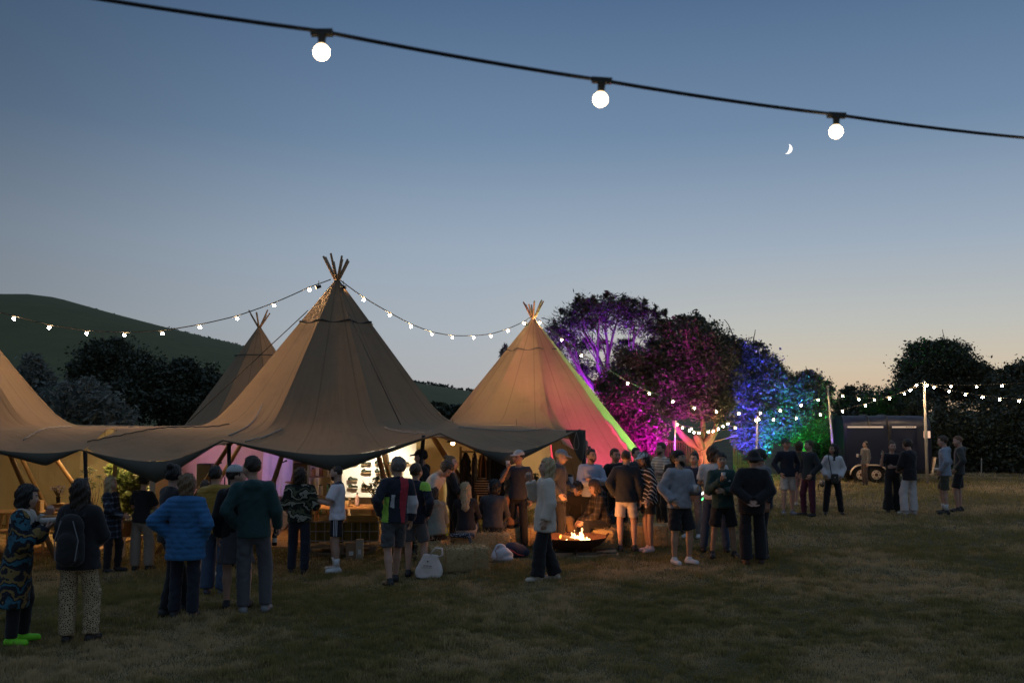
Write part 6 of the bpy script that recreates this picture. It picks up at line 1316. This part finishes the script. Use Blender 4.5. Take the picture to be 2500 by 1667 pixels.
# small chest emblem of three slanted bars on the green top
q = PEOPLE['green']; t = q['obj']
for i, (x, h) in enumerate(((.066, .014), (.080, .022), (.094, .031))): o = obj('chest_emblem', box((x, -.158, 1.292 + h / 2), (.010, .006, h), 0, Matrix.Rotation(-.5, 3, 'Y')), mat('white_print', (.6, .6, .6)), t)
GLS = mat('spectacle_rim', (.3, .28, .25), .3, .6)
for key in ('grey',):
    q = PEOPLE[key]
    for s in (-1, 1): c = [q['hw']((s * .033 + .024 * math.cos(a), -.108, 1.640 + .019 * math.sin(a))) for a in np.linspace(0, 6.283, 13)]; obj('spectacles', tube([Vector([float(x) for x in z_]) for z_ in c], .0022, 5), GLS, q['obj'])
# beard
def beardf(p):
    d = smin(cone(p, (0, -.028, 1.62), (0, -.051, 1.550), .0655, .0435), cone(p, (-.032, -.045, 1.595), (.032, -.045, 1.595), .0465, .0465), .04)
    d = smax(d, np.maximum(p[:, 2] - 1.588 + .25 * np.abs(p[:, 0]) * 0, p[:, 1] - .005), .006); return smax(d, -ell(p, (0, -.105, 1.567), (.028, .04, .011)), .004)
for key, c in (('grey', 'black'), ('crossed', 'dark'), ('football', 'dark'), ('stripe', 'brown')):
    q = PEOPLE[key]; V, F = surf(beardf, (-.1, -.13, 1.48), (.1, .06, 1.62), .01); obj('beard', (q['hw'](V), F), hairmat(c), q['obj'], True)

# ================================================================== HORSE-BOX TRAILER
TB = GD(2150, 35.5); TB.z = gz(TB.x, TB.y); t = thing('horsebox_trailer', 'dark blue horsebox trailer with rounded roof and twin wheels', 'trailer', TB, R(-6))
BLUE = mat('navy_paint', (.006, .010, .028), .42, 0, .1, 3, .02, 30); BLUE.node_tree.nodes['Principled BSDF'].inputs['Specular IOR Level'].default_value = .25; CREAMP = mat('cream_trim', (.55, .46, .36), .5); TYRE = mat('tyre_rubber', (.015, .015, .015), .9)
Lx, Wy, H0, H1 = 2.95, 1.7, .42, 2.32
prof = [(-Wy / 2, H0), (-Wy / 2, H1 - .42)] + [(-Wy / 2 + .42 * (1 - math.cos(a)), H1 - .42 + .40 * math.sin(a)) for a in np.linspace(.15, math.pi / 2, 7)] + [(Wy / 2 - .42 * (1 - math.cos(a)), H1 - .42 + .40 * math.sin(a)) for a in np.linspace(math.pi / 2, .15, 7)] + [(Wy / 2, H1 - .42), (Wy / 2, H0)]
v = []; f = []; xs = [(-Lx / 2, 1)] + [(-Lx / 2 + .05, 1)] + [(x, 1) for x in np.linspace(-1.2, 1.05, 9)] + [(Lx / 2 - .30, .995), (Lx / 2 - .17, .975), (Lx / 2 - .08, .94), (Lx / 2 - .02, .88), (Lx / 2, .80)]; m_ = len(prof)
for x, s in xs:
    for y, z_ in prof: v.append((x, y * (1 - (1 - s) * .5), H0 + (z_ - H0) * (1 - (1 - s) * .35)))
for i in range(len(xs) - 1):
    for j in range(m_): f.append((i * m_ + j, (i + 1) * m_ + j, (i + 1) * m_ + (j + 1) % m_, i * m_ + (j + 1) % m_))
f.append(tuple(range(m_))); f.append(tuple(len(v) - m_ + j for j in range(m_))[::-1])
o = obj('shell', (v, f), BLUE, t, True)
try: o.data.set_sharp_from_angle(angle=R(40))
except Exception: pass
yS = -Wy / 2
for x0, x1, nm in ((-1.38, -.12, 'serving_hatch'), (.12, .98, 'side_door')):
    d = obj(nm, box(((x0 + x1) / 2, yS - .012, 1.22), (x1 - x0, .024, 1.42)), BLUE, t); obj('light_strip', box(((x0 + x1) / 2, yS - .032, 1.915), (x1 - x0 - .06, .016, .055)), emis('strip_glow', (1, .72, .5), .55), d)
    obj('handle', box((x1 - .12, yS - .035, 1.0), (.03, .025, .1)), CHR, d)
for i in range(5): obj('strip_mark', box((.62 + i * .06, yS - .043, 1.915), (.03, .006, .026)), PRINT, t)
for x in (-.9, -.75): obj('catch', tube([(x, yS - .026, 1.0), (x, yS - .04, 1.0)], .022, 8), CHR, t)
for x in (-.62, .02): obj('roof_rib', tube([(x, y * 1.012, z_ + .012) for y, z_ in prof[1:-1]], .035, 6), BLK, t, True)
obj('corner_post', box((.05, yS - .014, 1.2), (.07, .03, 1.5)), BLK, t)
w_ = obj('front_window', bevbox((Lx / 2 - .16, yS + .02, 1.66), (.22, .10, .24), .02), emis('lit_window', (1, .62, .42), .9), t); obj('window_bar', box((Lx / 2 - .16, yS - .034, 1.66), (.02, .012, .24)), PRINT, w_)
obj('chassis', box((0, 0, .36), (Lx - .1, Wy - .2, .1)), BLK, t)
for x in (-.93, -.42):
    for s in (-1, 1):
        c = Vector((x, s * (Wy / 2 - .06), .27)); wh = obj('wheel', tube([c + Vector((0, -.09, 0)), c + Vector((0, -.07, 0)), c + Vector((0, .07, 0)), c + Vector((0, .09, 0))], [.24, .27, .27, .24], 24), TYRE, t, True)
        obj('rim', tube([c + Vector((0, s * .088, 0)), c + Vector((0, s * .100, 0))], [.165, .15], 20), CREAMP, wh, True); obj('hub', tube([c + Vector((0, s * .1, 0)), c + Vector((0, s * .125, 0))], [.06, .045], 12), RUST, wh, True)
        for a in range(6): obj('wheel_slot', tube([c + Vector((.115 * math.cos(a * 1.047), s * .1005, .115 * math.sin(a * 1.047))), c + Vector((.115 * math.cos(a * 1.047), s * .104, .115 * math.sin(a * 1.047)))], .02, 8), TYRE, wh)
arch = [(-.93 - .38 * math.cos(a), yS - .06, .27 + .36 * math.sin(a)) for a in np.linspace(.1, math.pi / 2, 7)] + [(-.42 + .38 * math.sin(a), yS - .06, .27 + .36 * math.cos(a)) for a in np.linspace(.0, math.pi / 2 - .1, 7)]
vv = []; ff = []
for i, p in enumerate(arch): vv += [(p[0], yS - .16, p[2]), (p[0], yS + .02, p[2]), (p[0], yS + .02, p[2] - .04), (p[0], yS - .16, p[2] - .04)]
for i in range(len(arch) - 1):
    for j in range(4): ff.append((i * 4 + j, i * 4 + 4 + j, i * 4 + 4 + (j + 1) % 4, i * 4 + (j + 1) % 4))
ff += [(0, 1, 2, 3), tuple(len(vv) - 4 + j for j in (3, 2, 1, 0))]; obj('mudguard', (vv, ff), CREAMP, t)
obj('drawbar', tube([(Lx / 2 - .1, -.3, .42), (Lx / 2 + .75, 0, .44)], .04, 8), mat('galvanised', (.45, .42, .38), .5, .6), t); obj('drawbar', tube([(Lx / 2 - .1, .3, .42), (Lx / 2 + .75, 0, .44)], .04, 8), mat('galvanised', (.45, .42, .38)), t); obj('hitch', bevbox((Lx / 2 + .82, 0, .46), (.2, .09, .09), .02), STEEL, t)
jw = obj('jockey_stand', tube([(Lx / 2 + .5, -.06, .62), (Lx / 2 + .5, -.06, .16)], .03, 8), STEEL, t); obj('jockey_wheel', tube([(Lx / 2 + .5, -.1, .1), (Lx / 2 + .5, -.02, .1)], .1, 14), TYRE, jw, True)
obj('ramp_board', box((Lx / 2 + .03, yS + .1, .58), (.05, .3, .62), 0, Matrix.Rotation(.22, 3, 'Y')), CREAMP, t)
q = GD(2430, 36); tt2 = thing('white_stake', 'thin pale stake before the hedge at the right', 'stake', GD(2391, 39)); obj('shaft', tube([(0, 0, -.02), (.02, 0, .62)], .022, 6), PVC, tt2); obj('tip', tube([(.02, 0, .62), (.021, 0, .66)], [.022, .005], 6), PVC, tt2)

# ================================================================== MOON
c = P(1922, 364, 1500); t = thing('moon', 'thin white crescent moon below the festoon bulbs', 'moon', c); r = 12.5 * 1500 / FPX; v = []; f = []; nn = 24
for i in range(nn + 1):
    a = math.pi * i / nn - math.pi / 2
    for q_ in (0, 1):
        dp = (q_ - .5) * r * .3; v += [(r * math.cos(a), dp, r * math.sin(a)), (r * .35 * math.cos(a), dp, r * math.sin(a))]
for i in range(nn): b = i * 4; f += [(b, b + 1, b + 5, b + 4), (b + 2, b + 6, b + 7, b + 3), (b, b + 4, b + 6, b + 2), (b + 1, b + 3, b + 7, b + 5)]
o = obj('crescent', (v, f), emis('moonlight', (1, .97, .9), 1.4), t); o.rotation_euler = (0, R(22), 0)

# ================================================================== GRASS
def build_grass():
    P0 = []
    def area(y0, y1, n):
        y = y0 + (y1 - y0) * RNG.random(n); x = (RNG.random(n) * 2 - 1) * (y * .535 + .4); return np.stack([x, y], 1)
    parts = [(area(8.4, 11, 150000), 1.0), (area(11, 14, 170000), 1.05), (area(14, 18, 150000), 1.15), (area(18, 25, 120000), 1.4), (area(25, 40, 110000), 2.0)]
    for pts, sc in parts:
        x, y = pts[:, 0], pts[:, 1]; n = len(pts)
        cl = (vnoise(x, y, .35, 1) - .5) * 3.2 + (vnoise(x, y, 1.1, 2) - .5) * 2 + .4 * RNG.normal(size=n)
        dry = np.clip(.46 + 1.5 * (vnoise(x, y, 1.9, 3) - .5) + .9 * (vnoise(x, y, .6, 4) - .5) + .5 * (vnoise(x, y, .2, 5) - .5) + .24 * RNG.normal(size=n), 0, 1)
        tf = np.clip(vnoise(x, y, .13, 8) + .35 * vnoise(x, y, .4, 9) - .62, 0, 1); dry = np.clip(dry + .7 * (vnoise(x, y, .17, 11) - .5), 0, 1)
        h = (.016 + .02 * RNG.random(n) + .13 * tf + .006 * np.clip(cl, -1.6, 2.4)) * sc ** .35; h = np.clip(h, .010, .12)
        a = RNG.random(n) * 6.283; ln = .7 * RNG.random(n) * h; w = .0065 * sc * (.7 + .6 * RNG.random(n)); b = RNG.random(n) * 6.283
        z = -0.3 * sst((y - 12) / 4.5) * sst((-0.5 - x) / 3.0) + 0.012 * np.sin(x * 1.7 + y * .6) * np.sin(y * 1.1 - x * .4) - .006
        c = np.stack([x, y, z], 1); wv = np.stack([np.cos(b) * w, np.sin(b) * w, 0 * w], 1); tip = c + np.stack([np.cos(a) * ln, np.sin(a) * ln, h], 1)
        P0.append((np.stack([c - wv, c + wv, tip], 1).reshape(-1, 3), np.repeat(dry, 3)))
    V = np.concatenate([p for p, _ in P0]); D_ = np.concatenate([d for _, d in P0]); me = mesh('grass', V, np.arange(len(V)).reshape(-1, 3))
    at = me.attributes.new('tint', 'FLOAT', 'POINT'); at.data.foreach_set('value', D_.astype(np.float32))
    m, n, l, b = newmat('grass_blade'); b.inputs['Roughness'].default_value = .7; b.inputs['Specular IOR Level'].default_value = .2; a = n.new('ShaderNodeAttribute'); a.attribute_name = 'tint'
    rp = n.new('ShaderNodeValToRGB'); e = rp.color_ramp; e.elements[0].color = (.235, .205, .072, 1); e.elements[1].color = (.56, .43, .24, 1); x_ = e.elements.new(.5); x_.color = (.36, .285, .125, 1); l.new(a.outputs['Fac'], rp.inputs[0]); l.new(rp.outputs[0], b.inputs['Base Color'])
    tr = n.new('ShaderNodeBsdfTranslucent'); l.new(rp.outputs[0], tr.inputs[0]); ms = n.new('ShaderNodeMixShader'); ms.inputs[0].default_value = .3; l.new(b.outputs[0], ms.inputs[1]); l.new(tr.outputs[0], ms.inputs[2]); l.new(ms.outputs[0], n['Material Output'].inputs[0])
    o = link('grass', me, m); tag(o, 'short patchy grass covering the trampled field', 'grass', None, 'stuff')
def vnoise(x, y, cell, seed):
    g = np.random.default_rng(seed).random((256, 256)); u = x / cell + 1000; v = y / cell + 1000; i = np.floor(u).astype(int); j = np.floor(v).astype(int); fu = u - i; fv = v - j; fu = fu * fu * (3 - 2 * fu); fv = fv * fv * (3 - 2 * fv)
    q = lambda a, b: g[(i + a) % 256, (j + b) % 256]
    return (q(0, 0) * (1 - fu) + q(1, 0) * fu) * (1 - fv) + (q(0, 1) * (1 - fu) + q(1, 1) * fu) * fv
def sst(t): t = np.clip(t, 0, 1); return t * t * (3 - 2 * t)
build_grass()
